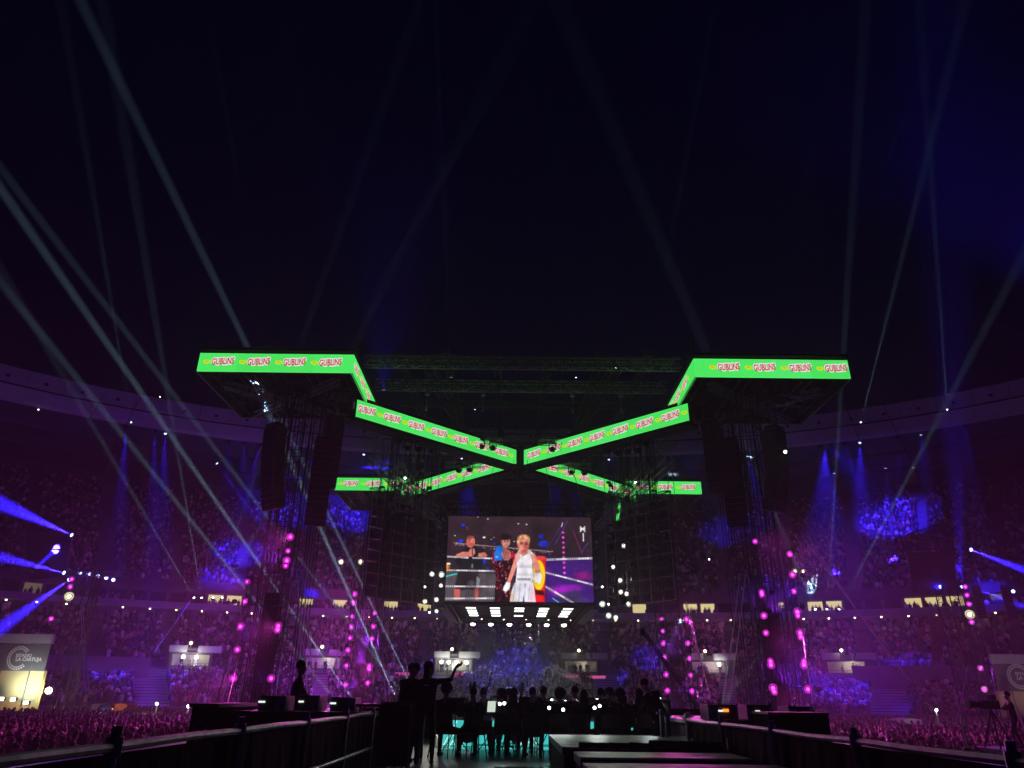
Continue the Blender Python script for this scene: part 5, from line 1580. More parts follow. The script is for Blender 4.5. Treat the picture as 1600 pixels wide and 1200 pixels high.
# hanging floor-to-roof chains under the roof
for k, x in enumerate((596, 632, 650, 985, 1012, 1047)):
    a = at(x, 690, 66)
    t = tag(MB().tube((a.x, 66, 19), (a.x, 66, ZB), 0.03).build('hoist_chain', M['cable']), f'thin hoist chain, {NTH[k]} from the left, hanging under the stage roof', 'chain', 'hoist chains under the roof')

# ------------------------------------------------------------------ camera cranes
t = thing('camera_crane', at(1090, 1106, 40), 'long dark camera crane arm slanting up left beside the orchestra', 'camera crane')
a, b = at(1092, 1108, 40), at(1003, 984, 36)
MB().truss(a, b, 0.12, 0.12, bays=26, r=0.022, rb=0.01).build('arm', M['black'], t)
MB().box(b + Vector((0, 0, -0.1)), (0.25, 0.35, 0.3)).build('camera_head', M['black'], t)
MB().box(a + Vector((0.3, 0, -0.2)), (0.4, 0.4, 0.4)).build('counterweight', M['black'], t)
g = Vector((a.x - 0.5, a.y, 0))
MB().tube(g, a + (b - a) * 0.06, 0.12, 6).tube(g + Vector((-0.8, 0, 0)), g + Vector((0, 0, 1.2)), 0.06).tube(g + Vector((0.8, 0.4, 0)), g + Vector((0, 0, 1.2)), 0.06).tube(g + Vector((0.3, -0.8, 0)), g + Vector((0, 0, 1.2)), 0.06).build('pedestal', M['blackpaint'], t)
t = thing('jib_camera', at(858, 1050, 80), 'pale camera crane with an arched white camera cage over the crowd', 'camera crane')
a, b = at(905, 1064, 82), at(862, 1042, 80)
MB().truss(a, b, 0.45, 0.45, r=0.04, rb=0.02).build('arm', M['white'], t)
mb = MB()
prev = None
for k in range(11):
    an = R(-20 + 220 * k / 10)
    p = at(857, 1054, 80) + Vector((math.cos(an) * 0.48, 0, math.sin(an) * 0.65 + 0.05))
    if prev is not None: mb.tube(prev, p, 0.075, 5)
    prev = p
mb.build('camera_cage', M['white'], t)
MB().box(at(857, 1054, 80), (0.45, 0.5, 0.5)).build('camera', M['black'], t)
p = at(905, 1064, 82)
MB().tube((p.x, p.y, 0), p, 0.1, 6).build('pedestal', M['blackpaint'], t)

# ------------------------------------------------------------------ people: one continuous body grown from a posed skeleton
def ik(a, b, l1, l2, hint):
    """middle joint of a two-bone chain from a to b"""
    a, b = Vector(a), Vector(b)
    d = b - a
    L = min(d.length, (l1 + l2) * 0.999)
    d.normalize()
    b = a + d * L
    x = (l1 * l1 - l2 * l2 + L * L) / (2 * L)
    h = math.sqrt(max(0.0, l1 * l1 - x * x))
    n = Vector(hint) - d * Vector(hint).dot(d)
    n.normalize()
    return a + d * x + n * h, b
def capsule(mb, p, q, r1, r2, n=10):
    p, q = Vector(p), Vector(q)
    d = (q - p)
    L = max(d.length, 1e-4)
    d = d / L if L > 1e-4 else Vector((0, 0, 1))
    prof = [(-r1 * math.cos(t), r1 * math.sin(t)) for t in (0.12, 0.55, 1.05)] + [(0, r1), (L, r2)] + [(L + r2 * math.cos(t), r2 * math.sin(t)) for t in (1.05, 0.55, 0.12)]
    mb.lathe(p, d, prof, n)
def ellipsoid(mb, c, r, ax=None, n=12, k=8):
    c = Vector(c)
    X, Y, Z = ax or (Vector((1, 0, 0)), Vector((0, 1, 0)), Vector((0, 0, 1)))
    vs = [c - Z * r[2]]
    for j in range(1, k):
        ph = -math.pi / 2 + math.pi * j / k
        for i in range(n):
            a = 2 * math.pi * i / n
            vs.append(c + X * (r[0] * math.cos(ph) * math.cos(a)) + Y * (r[1] * math.cos(ph) * math.sin(a)) + Z * (r[2] * math.sin(ph)))
    vs.append(c + Z * r[2])
    fs = []
    for i in range(n):
        fs.append((0, 1 + (i + 1) % n, 1 + i))
        for j in range(k - 2):
            o = 1 + j * n
            fs.append((o + i, o + (i + 1) % n, o + n + (i + 1) % n, o + n + i))
        o = 1 + (k - 2) * n
        fs.append((o + i, o + (i + 1) % n, len(vs) - 1))
    mb.add(vs, fs)
def hand_caps(add, wrist, d, palm_n, curl, s=1.0):
    """palm, five unequal bent fingers; thumb leaves the side of the palm near its base"""
    d = Vector(d).normalized()
    n = (Vector(palm_n) - d * Vector(palm_n).dot(d)).normalized()
    side = d.cross(n)
    palm = wrist + d * 0.085 * s
    for o in (-0.024, 0.0, 0.024):
        add(wrist + side * o * 0.7 * s, palm + side * o * s, 0.019 * s, 0.018 * s, 'skin')
    for i, (o, L) in enumerate(((-0.033, 0.066), (-0.011, 0.080), (0.012, 0.085), (0.034, 0.076))):
        p = palm + side * o * s
        for k in range(3):
            c = curl * (k + 0.6)
            v = d * math.cos(c) + n * math.sin(c)
            q = p + v * (L * (0.44, 0.32, 0.24)[k] * s) + side * o * 0.12 * s
            add(p, q, 0.0105 * s, 0.0095 * s, 'skin')
            p = q
    t0 = wrist + d * 0.022 * s + side * 0.032 * s
    t1 = t0 + (d * 0.6 + side * 0.75 + n * 0.25).normalized() * 0.042 * s
    t2 = t1 + (d * 0.9 + side * 0.2 + n * (0.2 + 0.5 * curl)).normalized() * 0.034 * s
    add(t0, t1, 0.014 * s, 0.012 * s, 'skin'); add(t1, t2, 0.012 * s, 0.010 * s, 'skin')
def human(pose, voxel=0.018, mats=None, name='body'):
    """pose: dict of joints in the person's own frame (faces +Y). Returns (mesh, hair mesh or None)"""
    caps = []
    def add(p, q, r1, r2, m): caps.append((Vector(p), Vector(q), r1, r2, m))
    P = pose
    female = P.get('female', False)
    sh_w = 0.165 if female else 0.19
    pel = Vector(P['pelvis'])
    lean = Vector(P.get('lean', (0, 0.03, 1))).normalized()      # spine direction
    spx = Vector(P.get('side', (1, 0, 0))).normalized()           # shoulder axis
    spine = pel + lean * 0.26
    chest = pel + lean * 0.42
    neck = pel + lean * 0.565
    hd = Vector(P.get('head', lean)).normalized()                 # direction of the neck and head
    headc = neck + hd * 0.165
    hf = Vector(P.get('face', (0, 1, 0)))
    hf = (hf - hd * hf.dot(hd)).normalized()
    hs = hf.cross(hd)
    back = spx.cross(lean)
    hipx = Vector(P.get('hip', spx)).normalized()
    bulk = P.get('bulk', 1.0)
    for s_ in (-1, 1):
        add(pel + hipx * 0.08 * s_, spine + spx * 0.065 * s_, 0.115 * bulk, 0.105 * bulk, 'top')
        add(spine + spx * 0.065 * s_, chest + spx * 0.085 * s_, 0.105 * bulk, 0.105 * bulk, 'top')
        add(chest + spx * 0.08 * s_, neck + spx * (sh_w - 0.03) * s_ - lean * 0.075, 0.105 * bulk, 0.062, 'top')
        add(neck - lean * 0.035, neck + spx * sh_w * s_ - lean * 0.07, 0.055, 0.055, 'top')
    add(neck - lean * 0.05, neck + hd * 0.08, 0.056, 0.05, 'skin')
    sk = P.get('armskin', False)
    for s_, nm in ((-1, 'l'), (1, 'r')):
        shp = neck + spx * sh_w * s_ - lean * 0.075
        hint = Vector(P.get('elb' + nm, (s_ * 0.4, -0.3, -1)))
        el, wr = ik(shp, Vector(P['hand' + nm]), 0.285, 0.255, hint)
        add(shp, el, 0.055, 0.043, 'top')
        add(el, wr, 0.042, 0.028, 'skin' if sk else 'top')
        hdir = Vector(P.get('hdir' + nm, (wr - el)))
        pn = Vector(P.get('palm' + nm, (-s_, 0, -0.3)))
        hand_caps(add, wr, hdir, pn, P.get('curl', 0.45), 1.0)
        hip = pel + hipx * 0.095 * s_ - lean * 0.03
        kh = Vector(P.get('knee' + nm, (s_ * 0.1, 1, 0)))
        kn, an = ik(hip, Vector(P['foot' + nm]) + Vector((0, 0, 0.085)), 0.435, 0.42, kh)
        add(hip, kn, 0.092 * bulk, 0.06, 'legs')
        add(kn, kn.lerp(an, 0.35), 0.058, 0.058, 'legs'); add(kn.lerp(an, 0.35), an, 0.057, 0.04, 'legs')
        fd = Vector(P.get('toe', (0, 1, 0))).normalized()
        add(an - fd * 0.04 - Vector((0, 0, 0.045)), an + fd * 0.15 - Vector((0, 0, 0.055)), 0.042, 0.034, 'shoe')
    mb = MB()
    for p, q, r1, r2, m in caps:
        capsule(mb, p, q, r1, r2)
    ax = (hs, hf, hd)
    ellipsoid(mb, headc + hd * 0.035 - hf * 0.008, (0.076, 0.096, 0.10), ax)       # skull
    ellipsoid(mb, headc - hd * 0.035 + hf * 0.018, (0.060, 0.074, 0.088), ax)      # jaw
    ellipsoid(mb, headc - hd * 0.10 + hf * 0.062, (0.026, 0.026, 0.022), ax, 8, 6)  # chin
    capsule(mb, headc + hd * 0.015 + hf * 0.085, headc - hd * 0.028 + hf * 0.102, 0.012, 0.017, 8)  # nose
    ellipsoid(mb, headc - hd * 0.06 + hf * 0.083, (0.026, 0.014, 0.011), ax, 8, 6)  # lips
    ellipsoid(mb, headc + hd * 0.03 + hf * 0.078, (0.058, 0.018, 0.012), ax, 8, 6)  # brow
    for s_ in (-1, 1):
        ellipsoid(mb, headc + hs * 0.08 * s_ - hd * 0.005 - hf * 0.005, (0.014, 0.022, 0.034), ax, 8, 6)  # ears
        ellipsoid(mb, headc + hs * 0.03 * s_ + hd * 0.008 + hf * 0.080, (0.013, 0.010, 0.009), ax, 6, 5)  # eyes
    me0 = bpy.data.meshes.new('raw')
    me0.from_pydata(mb.v, [], mb.f)
    o = bpy.data.objects.new('raw', me0)
    C.objects.link(o)
    md = o.modifiers.new('r', 'REMESH'); md.mode = 'VOXEL'; md.voxel_size = voxel; md.use_smooth_shade = True
    sm = o.modifiers.new('s', 'SMOOTH'); sm.factor = 0.5; sm.iterations = 2
    dg = bpy.context.evaluated_depsgraph_get()
    me = bpy.data.meshes.new_from_object(o.evaluated_get(dg))
    bpy.data.objects.remove(o); bpy.data.meshes.remove(me0)
    me.name = name
    ms = mats or dict(skin=M['skin'], top=M['suit'], legs=M['jeans'], shoe=M['black'])
    names = ['skin', 'top', 'legs', 'shoe']
    me.materials.clear()
    for k in names: me.materials.append(ms[k])
    # colour each face by the nearest limb
    n = len(me.polygons)
    cen = np.zeros(n * 3); me.polygons.foreach_get('center', cen); cen = cen.reshape(-1, 3)
    best = np.full(n, 1e9); idx = np.zeros(n, int)
    segs = caps + [(headc - hd * 0.06, headc + hd * 0.06, 0.09, 0.09, 'skin')]
    for p, q, r1, r2, m in segs:
        p_, d_ = np.array(p), np.array(q - p)
        t = np.clip(((cen - p_) @ d_) / max(d_ @ d_, 1e-9), 0, 1)
        dd = np.linalg.norm(cen - p_ - t[:, None] * d_, axis=1) - (r1 + (r2 - r1) * t)
        k = dd < best
        best[k] = dd[k]; idx[k] = names.index(m)
    me.polygons.foreach_set('material_index', idx.astype(np.int32))
    # hair
    hb = MB()
    hk = P.get('hair', 'short')
    if hk == 'short':
        ellipsoid(hb, headc + hd * 0.052 - hf * 0.016, (0.085, 0.102, 0.097), ax, 14, 9)
    elif hk == 'bun':
        ellipsoid(hb, headc + hd * 0.052 - hf * 0.016, (0.086, 0.102, 0.097), ax, 14, 9); ellipsoid(hb, headc + hd * 0.13 - hf * 0.09, (0.05, 0.05, 0.05), ax, 10, 7)
    elif hk == 'long':
        ellipsoid(hb, headc + hd * 0.045 - hf * 0.02, (0.092, 0.106, 0.108), ax, 14, 9); ellipsoid(hb, headc - hd * 0.11 - hf * 0.055, (0.10, 0.055, 0.17), ax, 14, 9)
    elif hk == 'afro':
        ellipsoid(hb, headc + hd * 0.055 - hf * 0.02, (0.135, 0.135, 0.13), ax, 16, 10)
    elif hk == 'wide':
        ellipsoid(hb, headc + hd * 0.035 - hf * 0.015, (0.125, 0.12, 0.115), ax, 16, 10); ellipsoid(hb, headc - hd * 0.09 - hf * 0.05, (0.13, 0.07, 0.10), ax, 14, 9)
    elif hk == 'cap':
        ellipsoid(hb, headc + hd * 0.06 - hf * 0.01, (0.09, 0.108, 0.085), ax, 14, 9); ellipsoid(hb, headc + hd * 0.055 + hf * 0.12, (0.065, 0.07, 0.012), ax, 12, 6)
    elif hk == 'bald':
        hb = None
    extra = {}
    if P.get('phones'):
        eb = MB()
        pv = None
        for k in range(9):
            a = math.pi * k / 8
            q = headc + hd * 0.03 + hs * math.cos(a) * 0.105 + hd * math.sin(a) * 0.125
            if pv is not None: eb.tube(pv, q, 0.013, 6)
            pv = q
        for s_ in (-1, 1):
            eb.lathe(headc + hs * 0.075 * s_, hs * s_, [(0, 0.03), (0.01, 0.046), (0.04, 0.044), (0.05, 0.025)], 10)
        extra['headphones'] = eb
    return me, hb, extra
def place(name, pose, loc, yaw, label, group=None, voxel=0.018, mats=None, hairmat=None, cat='person', scale=1.0):
    me, hb, extra = human(pose, voxel, mats)
    o = bpy.data.objects.new(name, me)
    C.objects.link(o)
    o.location = loc
    o.rotation_euler = (0, 0, yaw)
    o.scale = (scale,) * 3
    tag(o, label, cat, group)
    if hb is not None:
        h = hb.build('cap' if pose.get('hair') == 'cap' else 'hair', hairmat or M['hair'], None, True)
        h.parent = o
    for k, eb in extra.items():
        e = eb.build(k, M['blackpaint'], None, True)
        e.parent = o
    return o
def standing(**kw):
    d = dict(pelvis=(0, 0, 0.93), handl=(-0.26, 0.06, 0.78), handr=(0.26, 0.06, 0.78), footl=(-0.12, 0, 0), footr=(0.12, 0.02, 0))
    d.update(kw); return d
def seated(**kw):
    d = dict(pelvis=(0, 0, 0.53), lean=(0, 0.04, 1), handl=(-0.2, 0.42, 0.78), handr=(0.2, 0.42, 0.78), footl=(-0.17, 0.42, 0), footr=(0.17, 0.44, 0), kneel=(-0.2, 0.6, 1), kneer=(0.2, 0.6, 1))
    d.update(kw); return d

# ------------------------------------------------------------------ near stage: decks, barriers, cases
DZ = EYE.z - 1.05          # stage deck height
setting(MB().box((0.6, 11.0, DZ - 0.1), (17.0, 22.0, 0.2)).build('stage_floor', M['deck']))
setting(MB().box((0.6, 22.04, DZ / 2 - 0.1), (17.0, 0.1, DZ - 0.2)).build('stage_front', M['cloth']))
# low LED wall behind the orchestra's legs
t = thing('floor_screen', (1.0, 17.3, DZ), 'low glowing teal LED panel standing behind the orchestra\'s legs', 'LED panel')
a, b = at(688, 1150, 17.3).x, at(1010, 1150, 17.3).x
npn = 8
for k in range(npn):
    w_ = (b - a) / npn
    MB().box((a + w_ * (k + 0.5), 17.3, DZ + 0.29), (w_ - 0.008, 0.1, 0.56)).build('led_panel', M['teal'], t)
def led_line(x1, z1, x2, z2, w=0.022):
    mbx.tube((x1, 17.24, DZ + z1), (x2, 17.24, DZ + z2), w / 2, 4)
mbx = MB()
for cx in (at(826, 1150, 17.3).x, at(708, 1150, 17.3).x, at(950, 1150, 17.3).x):
    led_line(cx - 0.22, 0.04, cx + 0.08, 0.56); led_line(cx - 0.08, 0.56, cx + 0.22, 0.04); led_line(cx - 0.14, 0.05, cx, 0.30); led_line(cx, 0.30, cx + 0.14, 0.05); led_line(cx - 0.07, 0.05, cx, 0.17); led_line(cx, 0.17, cx + 0.07, 0.05)
mbx.build('line_pattern', M['tealline'], t)
MB().box((at(731, 1150, 17.3).x, 17.23, DZ + 0.34), (0.12, 0.02, 0.4)).build('white_block', M['whiteled'], t)

def barrier(x0, ys, h, side, label):
    """stage edge barrier: posts, top rail, lower rail, black cloth infill"""
    t = thing('stage_barrier', (x0, ys[0], DZ), label, 'barrier', 'black clad barriers along the stage edges')
    zt = EYE.z - h
    for i, y in enumerate(ys):
        MB().tube((x0, y, DZ - 0.02), (x0, y, zt + 0.10), 0.028, 8).lathe((x0, y, zt - 0.05), (0, 0, 1), [(0, 0.045), (0.1, 0.045)], 8).box((x0, y, DZ + 0.01), (0.14, 0.14, 0.02)).build('post', M['rail'], t)
    for i in range(len(ys) - 1):
        a, b = Vector((x0, ys[i], zt)), Vector((x0, ys[i + 1], zt))
        dip = Vector((0, 0, random.uniform(-0.012, 0.012)))
        MB().path([a, a.lerp(b, 0.5) + dip, b], 0.026, 8).build('top_rail', M['rail'], t)
        MB().tube(a - Vector((0, 0, 0.47)), b - Vector((0, 0, 0.47)), 0.024, 8).build('lower_rail', M['rail'], t)
        # cloth with slack folds
        nx = 14
        vs, fs = [], []
        for k in range(nx + 1):
            y = ys[i] + (ys[i + 1] - ys[i]) * k / nx
            wv = 0.03 * math.sin(k * 2.1 + i) + 0.02 * math.sin(k * 4.7)
            for j, z in enumerate((zt - 0.04, zt - 0.4, DZ - 0.3)):
                vs.append((x0 + side * (0.05 + wv * j * 0.6), y, z))
        for k in range(nx):
            for j in range(2):
                fs.append((k * 3 + j, k * 3 + j + 1, k * 3 + j + 4, k * 3 + j + 3))
        MB().add(vs, fs).build('cloth_panel', M['cloth'], t)
    return t
barrier(-2.1, [2.3, 4.25, 6.2, 8.2, 10.2, 12.2], 0.265, -1, 'black cloth barrier with tubular rails along the left stage edge')
barrier(2.85, [2.5, 4.5, 6.5, 8.5, 10.5, 12.5], 0.30, 1, 'black cloth barrier with tubular rails along the right stage edge')
# end panel closing the left side by the couple
t = thing('end_panel', (-2.3, 12.6, DZ), 'dark panel with a thin frame closing the end of the left barrier', 'panel')
MB().box((-1.85, 12.9, DZ + 0.46), (0.55, 0.05, 0.9)).build('board', M['cloth'], t)
MB().tube((-1.6, 12.85, DZ), (-1.6, 12.85, DZ + 0.93), 0.025, 6).tube((-2.1, 12.85, DZ + 0.93), (-1.6, 12.85, DZ + 0.93), 0.025, 6).build('frame', M['rail'], t)

# raised worn boards right of centre, three of them, nearer ones lower in the picture
for k, (y0, y1, xa, xb, lab) in enumerate(((10.6, 14.0, 0.72, 4.6, 'farthest and widest of three worn plywood stage boards on black risers'),
                                    (8.85, 9.75, 0.80, 3.6, 'middle narrow worn plywood stage board on a black riser'),
                                    (6.9, 8.1, 0.75, 3.4, 'nearest worn plywood stage board at the bottom of the picture'))):
    xb = min(xb, 2.72) if y1 < 12.5 else xb
    zt = EYE.z - 0.60
    t = thing('stage_riser', ((xa + xb) / 2, (y0 + y1) / 2, DZ), lab, 'stage riser', 'worn plywood boards on the stage')
    nb = max(2, round((xb - xa) / 1.25))
    for i in range(nb):
        w_ = (xb - xa) / nb
        MB().box((xa + w_ * (i + 0.5), (y0 + y1) / 2, zt - 0.012), (w_ - 0.006, y1 - y0, 0.024)).build('top_board', M['board'], t)
    MB().box(((xa + xb) / 2, (y0 + y1) / 2, zt - 0.06), (xb - xa - 0.01, y1 - y0 - 0.02, 0.07)).build('edge_frame', M['blackpaint'], t)
    MB().box(((xa + xb) / 2, (y0 + y1) / 2, (DZ + zt - 0.1) / 2), (xb - xa - 0.06, y1 - y0 - 0.06, zt - 0.1 - DZ)).build('skirt', M['cloth'], t)
t = thing('folded_cloth', (2.0, 10.3, EYE.z - 0.6), 'bunched black cloth lying along the front edge of the far stage board', 'cloth')
mb = MB()
for i in range(14):
    x = 0.95 + 1.75 * i / 13
    r = 0.035 + (0.03 if i > 6 else 0) + random.uniform(0, 0.012)
    x2 = 0.95 + 1.75 * (i + 1) / 13
    mb.tube((x, 10.62 + random.uniform(-0.02, 0.02), EYE.z - 0.58), (x2, 10.62 + random.uniform(-0.02, 0.02), EYE.z - 0.585), r, 7)
mb.build('fold', M['cloth'], t)
# shiny steel threshold strip on the floor
t = thing('floor_strip', (0.1, 13.4, DZ), 'shiny pale metal strip lying on the dark stage floor', 'floor strip')
pa, pb = at(771, 1191, 12.4), at(861, 1191, 12.4)
MB().box(((pa.x + pb.x) / 2, 12.75, DZ + 0.012), (pb.x - pa.x, 0.45, 0.02)).build('plate', mat('polished_plate', (0.5, 0.5, 0.5), 0.12, 0.9), t)

# platforms outside the barriers with spotlight cases on them
def plat(x0, x1, y0, y1, z, label):
    t = thing('side_platform', ((x0 + x1) / 2, (y0 + y1) / 2, 0), label, 'platform', 'dark platforms beside the stage')
    MB().box(((x0 + x1) / 2, (y0 + y1) / 2, z - 0.03), (x1 - x0, y1 - y0, 0.06)).build('top', M['blackpaint'], t)
    MB().box(((x0 + x1) / 2, (y0 + y1) / 2, (z - 0.06) / 2), (x1 - x0 - 0.1, y1 - y0 - 0.1, z - 0.06)).build('drape', M['cloth'], t)
    return t
def amp_case(pxl, pxr, pyt, pyb, Y, pale, label, disp, dep=0.55):
    a, b = at(pxl, pyb, Y), at(pxr, pyt, Y)
    w, h = b.x - a.x, b.z - a.z
    c = Vector(((a.x + b.x) / 2, Y + dep / 2, (a.z + b.z) / 2))
    t = thing('equipment_case', Vector((c.x, c.y, a.z)), label, 'equipment case', 'equipment cases on the side platforms')
    MB().box(c, (w, dep, h)).build('case_body', M['case'], t)
    MB().box((c.x, Y + dep / 2, b.z + 0.012), (w * 0.96, dep * 0.96, 0.024)).build('lid', M['blackpaint'], t)
    pw = w * 0.34
    px_ = (a.x if pale < 0 else b.x) - pale * pw / 2
    MB().box((px_, Y - 0.012, c.z - 0.01), (pw, 0.024, h * 0.92)).build('pale_panel', M['palecase'], t)
    MB().box((px_ + 0.02, Y - 0.03, c.z - h * 0.12), (pw * 0.28, 0.02, h * 0.34)).build('handle', M['black'], t)
    dx = a.x + w * disp
    MB().box((dx, Y - 0.01, c.z + h * 0.16), (w * 0.24, 0.02, h * 0.13)).build('display', M['display'], t)
    for sx in (a.x + 0.02, b.x - 0.02):
        MB().box((sx, Y - 0.006, c.z), (0.025, 0.02, h)).build('corner_strip', M['steel'], t)
    return t
pL = at(375, 1125, 14.0); pR = at(600, 1125, 14.0)
zp = at(450, 1111, 14.0).z
plat(pL.x - 0.1, -2.35, 13.6, 17.5, zp, 'dark platform left of the stage carrying three equipment cases and a technician')
plat(pL.x - 0.55, pL.x - 0.05, 13.0, 15.0, zp + 0.12, 'black angular block at the left end of the case platform')
amp_case(402, 448, 1089.5, 1111, 14.0, 1, 'left equipment case on the left platform, nearest the magenta lamps', 0.12)
amp_case(465, 500, 1089, 1111, 14.2, 1, 'middle equipment case on the left platform, in front of the technician', 0.12)
amp_case(515, 556, 1092, 1113, 14.4, 1, 'right equipment case on the left platform, beside the rails', 0.1)
zp2 = at(1200, 1125, 14.0).z
plat(3.1, at(1262, 1130, 14).x, 13.6, 17.0, zp2, 'dark platform right of the stage carrying three equipment cases')
amp_case(1107, 1152, 1103.5, 1125, 14.0, -1, 'equipment case with an orange display on the right platform', 0.45)
p = at(1134, 1110, 13.97)
t = thing('orange_readout', p, 'small glowing orange readout on the left case of the right platform', 'readout')
MB().box(p, (0.1, 0.03, 0.05)).build('digits', M['display_orange'], t)
amp_case(1168, 1204, 1104, 1126, 14.1, -1, 'middle equipment case on the right platform with a pale end', 0.42)
amp_case(1234, 1268, 1106, 1128, 14.3, -1, 'rightmost equipment case on the right platform', 0.1)
a, b = at(1206, 1160, 12.6), at(1294, 1117, 12.6)
t = thing('road_trunk', ((a.x + b.x) / 2, 12.9, 0), 'large black road trunk standing beyond the right barrier', 'trunk')
MB().box(((a.x + b.x) / 2, 13.0, b.z / 2), (b.x - a.x, 0.8, b.z)).build('trunk_body', M['cloth'], t)
MB().box(((a.x + b.x) / 2, 13.0, b.z + 0.015), (b.x - a.x + 0.03, 0.83, 0.03)).build('lid', M['blackpaint'], t)
# low side tables and thin posts at both ends of the stage
t = thing('side_table', (-2.0, 14.6, DZ), 'narrow black console table in front of the leaning couple', 'table')
a, b = at(556, 1102, 14.2), at(664, 1103, 14.2)
MB().box(((a.x + b.x) / 2, 14.5, a.z), (b.x - a.x, 0.6, 0.05)).build('tabletop', M['blackpaint'], t)
for x in (a.x + 0.08, b.x - 0.08):
    for y in (14.25, 14.75):
        MB().box((x, y, (a.z + DZ) / 2), (0.05, 0.05, a.z - DZ)).build('leg', M['blackpaint'], t)
MB().box(((a.x + b.x) / 2 - 0.3, 14.75, (a.z + DZ) / 2), ((b.x - a.x) * 0.55, 0.03, a.z - DZ - 0.1)).build('modesty_panel', M['cloth'], t)
for k, (x, y0_, y1_) in enumerate(((1035, 1150, 1108), (1043, 1150, 1112), (1079, 1150, 1112))):
    a, b = at(x, y0_, 13.5), at(x, y1_, 13.5)
    t = tag(MB().tube((a.x, 13.5, DZ), (a.x, 13.5, b.z), 0.03, 8).tube((a.x - 0.08, 13.5, b.z - 0.06), (a.x + 0.08, 13.5, b.z - 0.06), 0.022, 6).build('rail_post', M['rail']), f'{["left", "middle", "right"][k]} one of three thin upright posts behind the far stage board', 'post', 'thin posts behind the stage boards')
# purple-lit far parapets of the stage seen on both sides
setting(MB().box((-4.8, 21.8, DZ + 0.35), (5.6, 0.15, 0.7)).build('stage_parapet', M['cloth']))
setting(MB().box((4.9, 21.8, DZ + 0.4), (3.6, 0.15, 0.8)).build('stage_parapet', M['cloth']))

# ------------------------------------------------------------------ the orchestra and the people around it
DARKM = dict(skin=M['skin'], top=M['suit'], legs=M['suit'], shoe=M['black'])
def loc_of(px, Y):
    p = at(px, 1140, Y)
    return Vector((p.x, Y, DZ))
def chair(loc, yaw, label):
    t = bpy.data.objects.new('chair', None); C.objects.link(t)
    WORLD[t.name] = Vector((0, 0, 0))
    tag(t, label, 'chair', 'black chairs of the orchestra')
    MB().box((0, 0.02, 0.46), (0.44, 0.44, 0.04)).build('seat', M['blackpaint'], t)
    MB().box((0, -0.23, 0.74), (0.42, 0.03, 0.26)).build('backrest', M['blackpaint'], t)
    for sx in (-1, 1):
        MB().tube((sx * 0.2, 0.2, 0), (sx * 0.19, 0.18, 0.46), 0.013, 6).build('leg', M['blackpaint'], t)
        MB().path([(sx * 0.22, -0.3, 0), (sx * 0.19, -0.19, 0.46), (sx * 0.2, -0.25, 0.86)], 0.013, 6).build('leg', M['blackpaint'], t)
    MB().tube((-0.2, 0.19, 0.2), (0.2, 0.19, 0.2), 0.009, 5).tube((-0.21, -0.24, 0.2), (0.21, -0.24, 0.2), 0.009, 5).build('stretcher', M['blackpaint'], t)
    t.location = loc; t.rotation_euler = (0, 0, yaw); t.scale = (0.9, 0.9, 0.88)
    return t
def violin(p, neckdir, topn, label, scale=1.0, cat='violin', parentless=True):
    """fiddle: waisted body, fingerboard, neck, scroll with pegs"""
    d = Vector(neckdir).normalized()
    n = (Vector(topn) - d * Vector(topn).dot(d)).normalized()
    s = d.cross(n)
    p = Vector(p)
    t = thing(cat, p, label, cat, 'string instruments of the orchestra')
    out = [(0, 0.0), (0.06, 0.02), (0.1, 0.07), (0.085, 0.13), (0.058, 0.17), (0.055, 0.2), (0.075, 0.24), (0.083, 0.29), (0.06, 0.34), (0.02, 0.355)]
    poly = [(x, y) for x, y in out] + [(-x, y) for x, y in reversed(out[1:])]
    MB().prism([p + s * x * scale + d * y * scale for x, y in poly], n * 0.04 * scale).build('body', M['wood'], t)
    MB().box(p + d * 0.40 * scale + n * 0.045 * scale, (0.026 * scale, 0.28 * scale, 0.012 * scale), (s, d, n)).build('fingerboard', M['darkwood'], t)
    MB().box(p + d * 0.43 * scale + n * 0.03 * scale, (0.022 * scale, 0.17 * scale, 0.02 * scale), (s, d, n)).build('neck', M['wood'], t)
    sc = MB().lathe(p + d * 0.57 * scale - s * 0.018 * scale + n * 0.015 * scale, s, [(0, 0.012 * scale), (0.006 * scale, 0.022 * scale), (0.03 * scale, 0.022 * scale), (0.036 * scale, 0.012 * scale)], 10)
    sc.box(p + d * 0.53 * scale + n * 0.025 * scale, (0.022 * scale, 0.06 * scale, 0.024 * scale), (s, d, n)).build('scroll', M['wood'], t)
    pg = MB()
    for k in range(4):
        q = p + d * (0.505 + 0.016 * k) * scale + n * 0.025 * scale
        pg.tube(q - s * 0.04 * scale, q + s * 0.04 * scale, 0.005 * scale, 5)
    pg.build('peg', M['darkwood'], t)
    return t
def bow(p, q, label):
    p, q = Vector(p), Vector(q)
    d = (q - p).normalized()
    t = thing('bow', p, label, 'bow', 'bows held by the string players')
    MB().tube(p, q, 0.007, 5).build('stick', M['darkwood'], t)
    up_ = Vector((0, 0, -1)) - d * (-d.z)
    up_ = up_.normalized() if up_.length > 0.01 else Vector((0, -1, 0))
    MB().tube(p + up_ * 0.025, q + up_ * 0.018, 0.004, 4).build('hair_ribbon', M['paper'], t)
    MB().box(p + d * 0.06 + up_ * 0.012, (0.012, 0.04, 0.022), axes(d)).build('frog', M['darkwood'], t)
    return t
